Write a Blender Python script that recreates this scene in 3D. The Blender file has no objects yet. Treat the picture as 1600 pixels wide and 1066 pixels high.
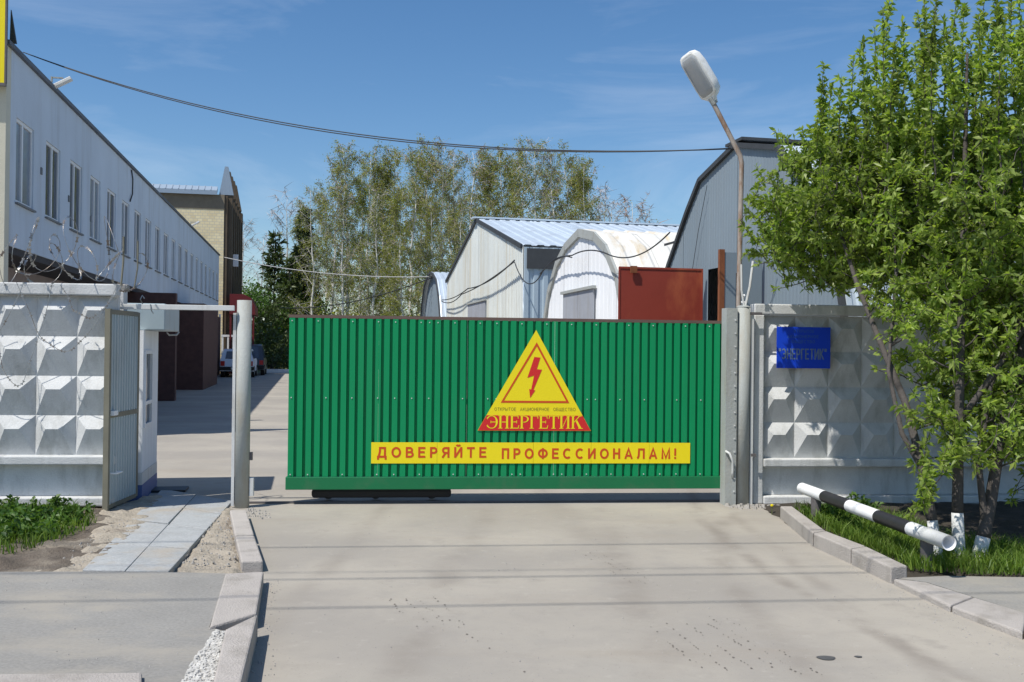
import bpy, math, random
import numpy as np
from mathutils import Vector, Matrix
R = math.radians
random.seed(7)
rng = np.random.default_rng(11)
S = bpy.context.scene
C = S.collection

# ------------------------------------------------------------------ camera, sky, sun, exposure
EYE = 1.65
cam = bpy.data.objects.new('camera', bpy.data.cameras.new('camera'))
C.objects.link(cam)
cam.data.sensor_width = 36.0
cam.data.lens = 36.0 * 1556 / 1600
cam.data.clip_end = 2000
CAMROT = Matrix.Rotation(R(90.39), 3, 'X') @ Matrix.Rotation(R(0.66), 3, 'Z')
cam.matrix_world = Matrix.Translation((0, 0, EYE)) @ CAMROT.to_4x4()
S.camera = cam

SUN = Vector((0.46, 0.40, -1.0)).normalized()          # the way the light travels
EL = math.asin(-SUN.z)
world = bpy.data.worlds.new('World'); S.world = world; world.use_nodes = True
wn = world.node_tree; wn.nodes.clear()
out = wn.nodes.new('ShaderNodeOutputWorld'); bg = wn.nodes.new('ShaderNodeBackground')
sky = wn.nodes.new('ShaderNodeTexSky'); sky.sky_type = 'NISHITA'; sky.sun_disc = False
sky.sun_elevation = EL; sky.sun_rotation = math.atan2(-SUN.x, -SUN.y)
sky.air_density = 1.0; sky.dust_density = 0.6; sky.ozone_density = 3.5; sky.altitude = 100
tc = wn.nodes.new('ShaderNodeTexCoord'); mp = wn.nodes.new('ShaderNodeMapping')
mp.inputs['Scale'].default_value = (2.2, 2.2, 11.0); mp.inputs['Rotation'].default_value = (0.12, 0.05, 0)
nz = wn.nodes.new('ShaderNodeTexNoise'); nz.inputs['Scale'].default_value = 1.3; nz.inputs['Detail'].default_value = 7; nz.inputs['Roughness'].default_value = 0.6
nz.inputs['Distortion'].default_value = 0.6
cr = wn.nodes.new('ShaderNodeValToRGB'); cr.color_ramp.elements[0].position = 0.47; cr.color_ramp.elements[1].position = 0.82
cr.color_ramp.elements[1].color = (0.24, 0.24, 0.24, 1)
mx = wn.nodes.new('ShaderNodeMix'); mx.data_type = 'RGBA'
mx.inputs[7].default_value = (7.5, 8.0, 8.8, 1)
L = wn.links.new
L(tc.outputs['Generated'], mp.inputs['Vector']); L(mp.outputs[0], nz.inputs['Vector']); L(nz.outputs[0], cr.inputs[0])
L(cr.outputs[0], mx.inputs[0]); hs = wn.nodes.new('ShaderNodeHueSaturation'); hs.inputs['Saturation'].default_value = 1.2; L(sky.outputs[0], hs.inputs['Color']); L(hs.outputs[0], mx.inputs[6]); L(mx.outputs[2], bg.inputs['Color']); L(bg.outputs[0], out.inputs['Surface'])
bg.inputs['Strength'].default_value = 0.125
sl = bpy.data.lights.new('sun', 'SUN'); sl.energy = 5.0; sl.angle = R(0.53); sl.color = (1.0, 0.95, 0.87)
so = bpy.data.objects.new('sun', sl); so.rotation_euler = SUN.to_track_quat('-Z', 'Y').to_euler(); so.location = (-20, -25, 50); C.objects.link(so)
S.view_settings.view_transform = 'Standard'; S.view_settings.look = 'None'; S.view_settings.gamma = 1.0
S.view_settings.exposure = 0.0

# ------------------------------------------------------------------ helpers
SITE = R(11.5)                      # the yard and its buildings run this way
GATE = math.atan2(0.53, 5.19)       # the gate and fence line
def W(v, t, z=0.0):                 # yard grid: v across, t along
    return Vector((math.cos(SITE) * v - math.sin(SITE) * t, math.sin(SITE) * v + math.cos(SITE) * t, z))
GO = Vector((-2.72, 10.11, 0))      # foot of the left gate pole
def GL(x, y, z=0.0):                # gate line grid
    return GO + Vector((math.cos(GATE) * x - math.sin(GATE) * y, math.sin(GATE) * x + math.cos(GATE) * y, z))
def on_ground(px, py, z=0.0):       # a spot measured in the photograph, laid on the level z
    d = CAMROT @ Vector(((px - 800) / 1556, -(py - 533) / 1556, -1)); k = (z - EYE) / d.z
    return Vector((d.x * k, d.y * k, z))

class MB:
    def __init__(s): s.v = []; s.f = []
    def add(s, vs, fs):
        n = len(s.v); s.v += [tuple(p) for p in vs]; s.f += [tuple(i + n for i in f) for f in fs]; return s
    def box(s, x0, x1, y0, y1, z0, z1):
        return s.add([(x0,y0,z0),(x1,y0,z0),(x1,y1,z0),(x0,y1,z0),(x0,y0,z1),(x1,y0,z1),(x1,y1,z1),(x0,y1,z1)],
                     [(0,3,2,1),(4,5,6,7),(0,1,5,4),(1,2,6,5),(2,3,7,6),(3,0,4,7)])
    def prism(s, poly, off):        # poly: 3d points in one plane, off: 3d vector
        n = len(poly); a = [Vector(p) for p in poly]; b = [p + Vector(off) for p in a]
        return s.add(a + b, [tuple(range(n)), tuple(range(2 * n - 1, n - 1, -1))] + [(i, i + n, (i + 1) % n + n, (i + 1) % n) for i in range(n)])
    def tube(s, pts, r, seg=10, cap=True):
        pts = [Vector(p) for p in pts]; n = len(pts); rs = r if isinstance(r, (list, tuple)) else [r] * n
        vs = []; fs = []
        up = None
        for i, p in enumerate(pts):
            d = (pts[min(i + 1, n - 1)] - pts[max(i - 1, 0)])
            d = d.normalized() if d.length > 1e-9 else Vector((0, 0, 1))
            if up is None:
                up = d.orthogonal().normalized()
            up = (up - d * up.dot(d)); up = up.normalized() if up.length > 1e-6 else d.orthogonal().normalized()
            w = d.cross(up)
            for k in range(seg):
                a = 2 * math.pi * k / seg
                vs.append(p + (up * math.cos(a) + w * math.sin(a)) * rs[i])
        for i in range(n - 1):
            for k in range(seg):
                fs.append((i * seg + k, i * seg + (k + 1) % seg, (i + 1) * seg + (k + 1) % seg, (i + 1) * seg + k))
        if cap:
            fs.append(tuple(range(seg - 1, -1, -1))); fs.append(tuple((n - 1) * seg + k for k in range(seg)))
        return s.add(vs, fs)
    def rib(s, p0, u, nrm, s0, s1, zb, zt, pitch, depth, prof=((0, 0), (.12, 1), (.55, 1), (.67, 0)), sub=0):
        """ribbed sheet standing up: runs along u, ribs proud along nrm, zb/zt give the lower and upper edge"""
        p0 = Vector(p0); u = Vector(u); nrm = Vector(nrm)
        st = []
        k = math.floor(s0 / pitch) - 1
        while k * pitch < s1 + pitch:
            for a, o in prof:
                x = (k + a) * pitch
                if s0 < x < s1: st.append((x, o * depth))
            k += 1
        def off(x):
            q = (x / pitch) % 1.0; pr = list(prof) + [(1 + prof[0][0], prof[0][1])]
            for (a, o), (b, o2) in zip(pr, pr[1:]):
                if a <= q <= b: return (o + (o2 - o) * (q - a) / max(b - a, 1e-6)) * depth
            return 0
        st = [(s0, off(s0))] + st + [(s1, off(s1))]
        vs = []; fs = []
        for x, o in st:
            b = zb(x) if callable(zb) else zb; t = zt(x) if callable(zt) else zt
            q = p0 + u * x + nrm * o
            vs += [q + Vector((0, 0, b)), q + Vector((0, 0, max(t, b + 1e-3)))]
        for i in range(len(st) - 1): fs.append((2 * i, 2 * i + 2, 2 * i + 3, 2 * i + 1))
        return s.add(vs, fs)
    def loft(s, prof, x0, x1, pitch, depth, wave=((0, 0), (.12, 1), (.55, 1), (.67, 0))):
        """roof sheet: prof in (y, z), ribs follow the slope, runs along x"""
        n = len(prof); nm = []
        for i in range(n):
            a = prof[max(i - 1, 0)]; b = prof[min(i + 1, n - 1)]; d = Vector((b[0] - a[0], b[1] - a[1])).normalized(); nm.append((d.y * -1, d.x))
        st = [(x0, 0)]; k = math.floor(x0 / pitch)
        while k * pitch < x1:
            for a, o in wave:
                x = (k + a) * pitch
                if x0 + 1e-4 < x < x1 - 1e-4: st.append((x, o * depth))
            k += 1
        st.append((x1, 0)); vs = []; fs = []
        for x, o in st:
            for (y, z), (ny, nz_) in zip(prof, nm): vs.append((x, y + ny * o, z + nz_ * o))
        for i in range(len(st) - 1):
            for j in range(n - 1): fs.append((i * n + j, (i + 1) * n + j, (i + 1) * n + j + 1, i * n + j + 1))
        return s.add(vs, fs)
    def mesh(s, name, m, smooth=False):
        me = bpy.data.meshes.new(name); me.from_pydata(s.v, [], s.f); me.update()
        if m: me.materials.append(m)
        if smooth: me.polygons.foreach_set('use_smooth', [True] * len(me.polygons))
        return me
    def build(s, name, m, parent=None, loc=None, smooth=False, bevel=0.0, rotz=0.0):
        return obj(name, s.mesh(name, m, smooth), parent, loc, bevel, rotz)

def obj(name, me, parent=None, loc=None, bevel=0.0, rotz=0.0):
    o = bpy.data.objects.new(name, me); C.objects.link(o)
    if parent: o.parent = parent
    if loc is not None: o.location = loc
    if rotz: o.rotation_euler.z = rotz
    if bevel:
        b = o.modifiers.new('bevel', 'BEVEL'); b.width = bevel; b.segments = 2; b.limit_method = 'ANGLE'; b.angle_limit = R(35)
    return o
def tag(o, label, cat=None, group=None, kind=None):
    o['label'] = label
    if cat: o['category'] = cat
    if group: o['group'] = group
    if kind: o['kind'] = kind
    return o
def thing(name, label, cat, loc=(0, 0, 0), rotz=0.0, group=None):
    o = bpy.data.objects.new(name, None); C.objects.link(o); o.location = loc; o.rotation_euler = (0, 0, rotz)
    o.empty_display_size = 0.2
    return tag(o, label, cat, group)
def struct(o, label=None):
    o['kind'] = 'structure'
    if label: o['label'] = label
    return o

def np_mesh(name, v, f, m):
    """fast mesh from arrays: v (n,3), f (k,3) or (k,4)"""
    v = np.asarray(v, np.float32); f = np.asarray(f, np.int32); k = f.shape[1]
    me = bpy.data.meshes.new(name); me.vertices.add(len(v)); me.vertices.foreach_set('co', v.ravel())
    me.loops.add(f.size); me.loops.foreach_set('vertex_index', f.ravel())
    me.polygons.add(len(f)); me.polygons.foreach_set('loop_start', np.arange(0, f.size, k, dtype=np.int32))
    me.update(calc_edges=True); me.validate()
    if m: me.materials.append(m)
    return me

# ------------------------------------------------------------------ materials
def mat(name, col, var=0.12, rough=0.8, scale=1.5, bump=0.0, bscale=60, metal=0.0, spec=0.4, dirt=None, dirt_amt=0.0, dirt_scale=(1, 1, 1), dirt_lo=0.5, dirt_hi=0.7, rnd=0.0, fine=0.06, fscale=90):
    m = bpy.data.materials.new(name); m.use_nodes = True; nt = m.node_tree; N = nt.nodes; K = nt.links.new
    b = N['Principled BSDF']; b.inputs['Roughness'].default_value = rough; b.inputs['Metallic'].default_value = metal
    b.inputs['Specular IOR Level'].default_value = spec
    g = N.new('ShaderNodeNewGeometry')
    n1 = N.new('ShaderNodeTexNoise'); n1.inputs['Scale'].default_value = scale; n1.inputs['Detail'].default_value = 6; n1.inputs['Roughness'].default_value = 0.62
    n2 = N.new('ShaderNodeTexNoise'); n2.inputs['Scale'].default_value = fscale; n2.inputs['Detail'].default_value = 3
    K(g.outputs['Position'], n1.inputs['Vector']); K(g.outputs['Position'], n2.inputs['Vector'])
    def mth(op, a, bb, cl=False):
        x = N.new('ShaderNodeMath'); x.operation = op; x.use_clamp = cl
        for i, q in enumerate((a, bb)):
            if q is None: continue
            if isinstance(q, (int, float)): x.inputs[i].default_value = q
            else: K(q, x.inputs[i])
        return x.outputs[0]
    a = mth('MULTIPLY', mth('SUBTRACT', n1.outputs[0], 0.5), 4 * var)
    c = mth('MULTIPLY', mth('SUBTRACT', n2.outputs[0], 0.5), 4 * fine)
    t = mth('ADD', mth('ADD', a, c), 1.0)
    if rnd:
        oi = N.new('ShaderNodeObjectInfo')
        t = mth('ADD', t, mth('MULTIPLY', mth('SUBTRACT', oi.outputs['Random'], 0.5), 2 * rnd))
    hv = N.new('ShaderNodeMix'); hv.data_type = 'RGBA'; hv.blend_type = 'MULTIPLY'; hv.inputs[0].default_value = 1
    hv.inputs[6].default_value = (*col, 1); cc = N.new('ShaderNodeCombineColor')
    for i in range(3): K(t, cc.inputs[i])
    K(cc.outputs[0], hv.inputs[7]); col_out = hv.outputs[2]
    if dirt:
        mpp = N.new('ShaderNodeMapping'); mpp.inputs['Scale'].default_value = dirt_scale; K(g.outputs['Position'], mpp.inputs['Vector'])
        n3 = N.new('ShaderNodeTexNoise'); n3.inputs['Scale'].default_value = 1.0; n3.inputs['Detail'].default_value = 7; n3.inputs['Roughness'].default_value = 0.65
        K(mpp.outputs[0], n3.inputs['Vector'])
        mr = N.new('ShaderNodeMapRange'); mr.inputs[1].default_value = dirt_lo; mr.inputs[2].default_value = dirt_hi; mr.inputs[4].default_value = dirt_amt; K(n3.outputs[0], mr.inputs[0])
        dm = N.new('ShaderNodeMix'); dm.data_type = 'RGBA'; dm.inputs[7].default_value = (*dirt, 1)
        K(mr.outputs[0], dm.inputs[0]); K(col_out, dm.inputs[6]); col_out = dm.outputs[2]
    K(col_out, b.inputs['Base Color'])
    if bump:
        n4 = N.new('ShaderNodeTexNoise'); n4.inputs['Scale'].default_value = bscale; n4.inputs['Detail'].default_value = 5
        K(g.outputs['Position'], n4.inputs['Vector'])
        bp = N.new('ShaderNodeBump'); bp.inputs['Strength'].default_value = bump; bp.inputs['Distance'].default_value = 0.02
        K(n4.outputs[0], bp.inputs['Height']); K(bp.outputs[0], b.inputs['Normal'])
    m['col'] = 0
    return m
def leaf_mat(name, col, col2, trans=0.35, rough=0.5):
    m = bpy.data.materials.new(name); m.use_nodes = True; nt = m.node_tree; N = nt.nodes; K = nt.links.new
    b = N['Principled BSDF']; b.inputs['Roughness'].default_value = rough; b.inputs['Specular IOR Level'].default_value = 0.35
    g = N.new('ShaderNodeNewGeometry'); rmp = N.new('ShaderNodeMix'); rmp.data_type = 'RGBA'
    rmp.inputs[6].default_value = (*col, 1); rmp.inputs[7].default_value = (*col2, 1)
    K(g.outputs['Random Per Island'], rmp.inputs[0])
    nn = N.new('ShaderNodeTexNoise'); nn.inputs['Scale'].default_value = 1.7; nn.inputs['Detail'].default_value = 3; K(g.outputs['Position'], nn.inputs['Vector'])
    mr = N.new('ShaderNodeMapRange'); mr.inputs[1].default_value = .32; mr.inputs[2].default_value = .68; mr.inputs[3].default_value = .72; mr.inputs[4].default_value = 1.22; K(nn.outputs[0], mr.inputs[0])
    hv = N.new('ShaderNodeHueSaturation'); K(mr.outputs[0], hv.inputs['Value']); K(rmp.outputs[2], hv.inputs['Color'])
    K(hv.outputs[0], b.inputs['Base Color'])
    tr = N.new('ShaderNodeBsdfTranslucent'); tm = N.new('ShaderNodeMix'); tm.data_type = 'RGBA'; tm.blend_type = 'MULTIPLY'; tm.inputs[0].default_value = 1
    tm.inputs[7].default_value = (1.25, 1.35, 0.55, 1); K(hv.outputs[0], tm.inputs[6]); K(tm.outputs[2], tr.inputs['Color'])
    ms = N.new('ShaderNodeMixShader'); ms.inputs[0].default_value = trans
    K(b.outputs[0], ms.inputs[1]); K(tr.outputs[0], ms.inputs[2]); K(ms.outputs[0], N['Material Output'].inputs['Surface'])
    return m
M = {}
M['concrete'] = mat('fence concrete', (.57, .58, .575), .12, .85, 3.0, .2, 60, dirt=(.22, .225, .20), dirt_amt=.7, dirt_scale=(5, 5, 1.3), dirt_lo=.50, dirt_hi=.78, rnd=.04)
M['kerb'] = mat('kerb concrete', (.40, .37, .34), .10, .9, 3, .5, 90, dirt=(.22, .2, .17), dirt_amt=.6, dirt_scale=(4, 4, 4), rnd=.06)
M['slab'] = mat('paving slab', (.355, .368, .368), .12, .9, 6, .4, 120, fine=.16, fscale=50, dirt=(.38, .33, .26), dirt_amt=.7, dirt_scale=(1.6, 1.6, 1), dirt_lo=.5, dirt_hi=.66, rnd=.06)
M['side'] = mat('pavement asphalt', (.25, .243, .225), .16, .93, 1.1, .15, 220, dirt=(.33, .305, .26), dirt_amt=.8, dirt_scale=(1.3, 2.2, 1), dirt_lo=.46, dirt_hi=.64, fine=.14, fscale=55)
M['green'] = mat('green painted sheet', (.004, .255, .092), .04, .5, 1.2, spec=.22, fine=.015, dirt=(.05, .22, .10), dirt_amt=.25, dirt_scale=(2, 2, .5), dirt_lo=.5, dirt_hi=.75)
M['green_dark'] = mat('dark green beam', (.006, .155, .055), .06, .5, 2, dirt=(.12, .14, .10), dirt_amt=.3, dirt_scale=(3, 3, 3))
M['brown_rail'] = mat('brown rail', (.13, .085, .07), .2, .7, 5)
M['yellow'] = mat('yellow sign', (.86, .70, .008), .02, .42, 1, fine=.01)
M['red_ink'] = mat('orange red print', (.60, .07, .01), .04, .5, 3, fine=.02)
M['red_band'] = mat('red print', (.62, .022, .02), .04, .45, 3, fine=.02)
M['olive_ink'] = mat('olive print', (.20, .17, .02), .05, .6, 3, fine=.02)
M['blue'] = mat('blue sign', (.008, .06, .62), .05, .45, 4, fine=.02)
M['blue_ink'] = mat('faded lettering', (.13, .20, .36), .15, .6, 30, fine=.05)
M['blue_ink2'] = mat('more faded lettering', (.04, .12, .44), .1, .6, 30, fine=.05)
M['post'] = mat('grey painted steel', (.36, .38, .365), .08, .75, 3, .15, 40, dirt=(.30, .25, .17), dirt_amt=.6, dirt_scale=(6, 6, 1.5), dirt_lo=.52, dirt_hi=.75)
M['post_light'] = mat('pale painted steel', (.60, .61, .60), .06, .55, 3, dirt=(.3, .26, .2), dirt_amt=.5, dirt_scale=(6, 6, 2), dirt_lo=.55, dirt_hi=.75)
M['olive_steel'] = mat('olive steel angle', (.19, .18, .135), .15, .65, 5)
M['blue_sheet'] = mat('bluish grey sheet', (.36, .44, .47), .05, .45, 2, fine=.02, dirt=(.26, .27, .25), dirt_amt=.5, dirt_scale=(3, 3, .8))
M['galv'] = mat('galvanised sheet', (.55, .63, .70), .06, .42, 1, metal=.25, rnd=.05, dirt=(.42, .46, .50), dirt_amt=.6, dirt_scale=(1.2, 1.2, .5))
M['shed_cream'] = mat('stained pale sheet', (.62, .65, .62), .06, .7, 1.2, rnd=.05, dirt=(.45, .38, .25), dirt_amt=.75, dirt_scale=(3.0, 3.0, .10), dirt_lo=.50, dirt_hi=.70)
M['shed_blue'] = mat('pale blue sheet', (.36, .45, .52), .05, .6, 1, rnd=.03)
M['shed_white'] = mat('whitewashed sheet', (.84, .86, .88), .05, .7, 1.2, rnd=.03, dirt=(.55, .56, .56), dirt_amt=.5, dirt_scale=(3, 3, .4), dirt_lo=.55, dirt_hi=.75)
M['shed_ivory'] = mat('ivory roof sheet', (.66, .65, .60), .06, .6, 1, rnd=.04, dirt=(.50, .36, .16), dirt_amt=.75, dirt_scale=(3.2, 1.0, .35), dirt_lo=.54, dirt_hi=.72)
M['shed_grey'] = mat('grey sheet', (.205, .255, .295), .05, .6, .8, rnd=.035, dirt=(.20, .23, .25), dirt_amt=.5, dirt_scale=(2.5, 2.5, .3))
M['trim_dark'] = mat('dark trim', (.045, .05, .055), .2, .7, 4)
M['door_grey'] = mat('weathered grey door', (.34, .36, .40), .08, .75, 2, dirt=(.25, .23, .2), dirt_amt=.5, dirt_scale=(8, 8, .6), rnd=.05)
M['red_door'] = mat('red painted steel door', (.27, .045, .028), .10, .5, 1.2, dirt=(.40, .10, .045), dirt_amt=.8, dirt_scale=(1.8, 1.8, .8), dirt_lo=.5, dirt_hi=.66)
M['rust'] = mat('rust', (.22, .075, .03), .25, .85, 6)
M['black'] = mat('dark opening', (.012, .011, .012), .1, .9)
M['white_wall'] = mat('pale painted wall', (.55, .62, .70), .07, .85, .7, .2, 30, dirt=(.40, .43, .46), dirt_amt=.75, dirt_scale=(1.6, 1.6, .22), dirt_lo=.5, dirt_hi=.75)
M['cream_wall'] = mat('cream plaster', (.60, .57, .46), .06, .85, 1.5, .2, 40)
M['peach'] = mat('dull pink plaster', (.36, .30, .28), .10, .9, 2, .3, 40)
M['brown_brick'] = mat('brown brick', (.085, .045, .04), .25, .9, 5)
M['shaded_soffit'] = mat('shaded soffit', (.06, .055, .055), .2, .9)  # near black: deep shadow under the overhang put into the colour
M['pvc'] = mat('white window frame', (.74, .76, .78), .03, .5)
M['sill'] = mat('dark metal sill', (.16, .17, .18), .1, .6)
M['roof_edge'] = mat('dark roof flashing', (.10, .11, .13), .2, .6)
M['lamp_white'] = mat('white lamp shell', (.74, .75, .74), .04, .45, 8, dirt=(.45, .43, .38), dirt_amt=.4, dirt_scale=(9, 9, 9))
M['rust_pole'] = mat('rusty lamp pipe', (.36, .31, .27), .18, .65, 14, dirt=(.22, .11, .055), dirt_amt=.75, dirt_scale=(16, 16, 4), dirt_lo=.46, dirt_hi=.62)
M['cable'] = mat('black cable', (.03, .032, .036), .1, .6)
M['cable_pale'] = mat('pale cable', (.45, .45, .44), .1, .6)
M['razor'] = mat('razor wire', (.40, .40, .39), .1, .35, metal=.75, dirt=(.16, .10, .06), dirt_amt=.7, dirt_scale=(8, 8, 8), dirt_lo=.45, dirt_hi=.6)
M['white_paint'] = mat('white paint', (.78, .79, .80), .04, .5, 6, dirt=(.4, .38, .34), dirt_amt=.4, dirt_scale=(9, 9, 9), dirt_lo=.55, dirt_hi=.75)
M['black_paint'] = mat('black paint', (.025, .025, .028), .2, .5, 6)
M['steel_dark'] = mat('dark steel post', (.12, .11, .11), .2, .7, 8)
M['rubber'] = mat('rubber', (.02, .02, .021), .1, .8)
M['bark'] = mat('cherry bark', (.075, .066, .06), .25, .9, 9, .6, 40)
M['white_bark'] = mat('whitewashed bark', (.62, .63, .62), .08, .9, 9, .6, 40, dirt=(.2, .18, .15), dirt_amt=.8, dirt_scale=(7, 7, 5), dirt_lo=.52, dirt_hi=.62)
M['birch_bark'] = mat('birch bark', (.68, .66, .62), .1, .8, 2, dirt=(.10, .09, .085), dirt_amt=.8, dirt_scale=(1.2, 1.2, 1.8), dirt_lo=.54, dirt_hi=.64)
M['twig'] = mat('brown twigs', (.30, .25, .215), .2, .9, 1)
M['twig_grey'] = mat('grey twigs', (.42, .39, .385), .2, .9, 1)
M['twig_red'] = mat('reddish twigs', (.34, .23, .18), .2, .9, 1)
M['soil'] = mat('dark soil', (.115, .095, .075), .25, .95, 6, .8, 50, dirt=(.27, .235, .185), dirt_amt=.8, dirt_scale=(1.6, 1.6, 1), dirt_lo=.50, dirt_hi=.66, fine=.15)
M['sand'] = mat('sandy earth', (.345, .305, .245), .15, .95, 5, .9, 45, dirt=(.20, .165, .13), dirt_amt=.7, dirt_scale=(3, 3, 3), dirt_lo=.52, dirt_hi=.66, fine=.15)
M['soil_shade'] = mat('shaded soil', (.05, .042, .032), .3, .95, 6, .8, 50, fine=.15)  # darker copy of the soil, the trees' shade put into its colour
M['gravel'] = mat('white crushed stone', (.52, .51, .48), .3, .9, 20, .5, 60)
M['rubble'] = mat('rubble', (.36, .34, .31), .2, .9, 12, .4, 60)
M['mark'] = mat('dark mud specks', (.17, .15, .13), .2, .95, 8)
M['oil'] = mat('oil stain', (.085, .085, .085), .15, .6, 8)
M['earth'] = mat('grassy earth', (.10, .11, .04), .3, .95, .3)
M['brick_brown'] = mat('dark brown cladding', (.10, .075, .05), .2, .85, 2)
M['metal_roof'] = mat('blue grey roof metal', (.27, .34, .42), .06, .5, 1)
M['band'] = mat('brown brick band', (.20, .165, .12), .15, .9, 3)
M['canopy_red'] = mat('red canopy', (.13, .014, .017), .08, .5, 2)
M['car_blue'] = mat('pale blue car paint', (.60, .68, .80), .02, .3, 1, spec=.6, fine=.01)
M['car_dark'] = mat('dark car paint', (.03, .035, .05), .02, .3, 1, spec=.6, fine=.01)
M['tail'] = mat('red tail light', (.4, .02, .02), .02, .3)
M['cream_blue'] = mat('blue stripe', (.08, .13, .32), .05, .6)
M['grass'] = leaf_mat('grass blade', (.075, .15, .02), (.18, .26, .04), .4)
M['weed'] = leaf_mat('weed leaf', (.04, .10, .018), (.11, .19, .035), .3)
M['cherry_leaf'] = leaf_mat('bird cherry leaf', (.155, .245, .032), (.36, .44, .12), .5, .36)
M['birch_leaf'] = leaf_mat('young birch leaf', (.24, .26, .06), (.36, .36, .12), .5)
M['bush_leaf'] = leaf_mat('bush leaf', (.05, .12, .02), (.11, .20, .04), .3)
M['pine_leaf'] = leaf_mat('pine needles', (.05, .08, .025), (.105, .135, .05), .2)
M['spruce_leaf'] = leaf_mat('spruce needles', (.028, .048, .02), (.06, .085, .035), .15)

def glass(name, col, rough=.08):
    m = bpy.data.materials.new(name); m.use_nodes = True; b = m.node_tree.nodes['Principled BSDF']
    b.inputs['Base Color'].default_value = (*col, 1); b.inputs['Roughness'].default_value = rough; b.inputs['Specular IOR Level'].default_value = .7
    return m
M['glass'] = glass('window glass', (.035, .05, .075))
M['curtain_glass'] = glass('curtained window glass', (.19, .23, .28))
M['lamp_glass'] = glass('lamp glass', (.33, .35, .37), .12)

# yellow brick: far wall, bricks smaller than can be picked apart
def brick_mat():
    m = bpy.data.materials.new('yellow brick'); m.use_nodes = True; N = m.node_tree.nodes; K = m.node_tree.links.new
    tcn = N.new('ShaderNodeTexCoord'); sp = N.new('ShaderNodeSeparateXYZ'); cb = N.new('ShaderNodeCombineXYZ'); bt = N.new('ShaderNodeTexBrick')
    K(tcn.outputs['Object'], sp.inputs[0]); K(sp.outputs[0], cb.inputs[0]); K(sp.outputs[2], cb.inputs[1]); K(cb.outputs[0], bt.inputs['Vector'])
    bt.inputs['Color1'].default_value = (.80, .69, .43, 1); bt.inputs['Color2'].default_value = (.68, .56, .33, 1); bt.inputs['Mortar'].default_value = (.55, .50, .40, 1)
    bt.inputs['Scale'].default_value = 1; bt.inputs['Brick Width'].default_value = .26; bt.inputs['Row Height'].default_value = .16; bt.inputs['Mortar Size'].default_value = .014
    b = N['Principled BSDF']; b.inputs['Roughness'].default_value = .9
    n = N.new('ShaderNodeTexNoise'); n.inputs['Scale'].default_value = .6; n.inputs['Detail'].default_value = 6; K(tcn.outputs['Object'], n.inputs['Vector'])
    mr = N.new('ShaderNodeMapRange'); mr.inputs[1].default_value = .5; mr.inputs[2].default_value = .7; mr.inputs[4].default_value = .4; K(n.outputs[0], mr.inputs[0])
    x = N.new('ShaderNodeMix'); x.data_type = 'RGBA'; x.inputs[7].default_value = (.45, .36, .2, 1); K(mr.outputs[0], x.inputs[0]); K(bt.outputs[0], x.inputs[6]); K(x.outputs[2], b.inputs['Base Color'])
    return m
M['yellow_brick'] = brick_mat()

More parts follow.
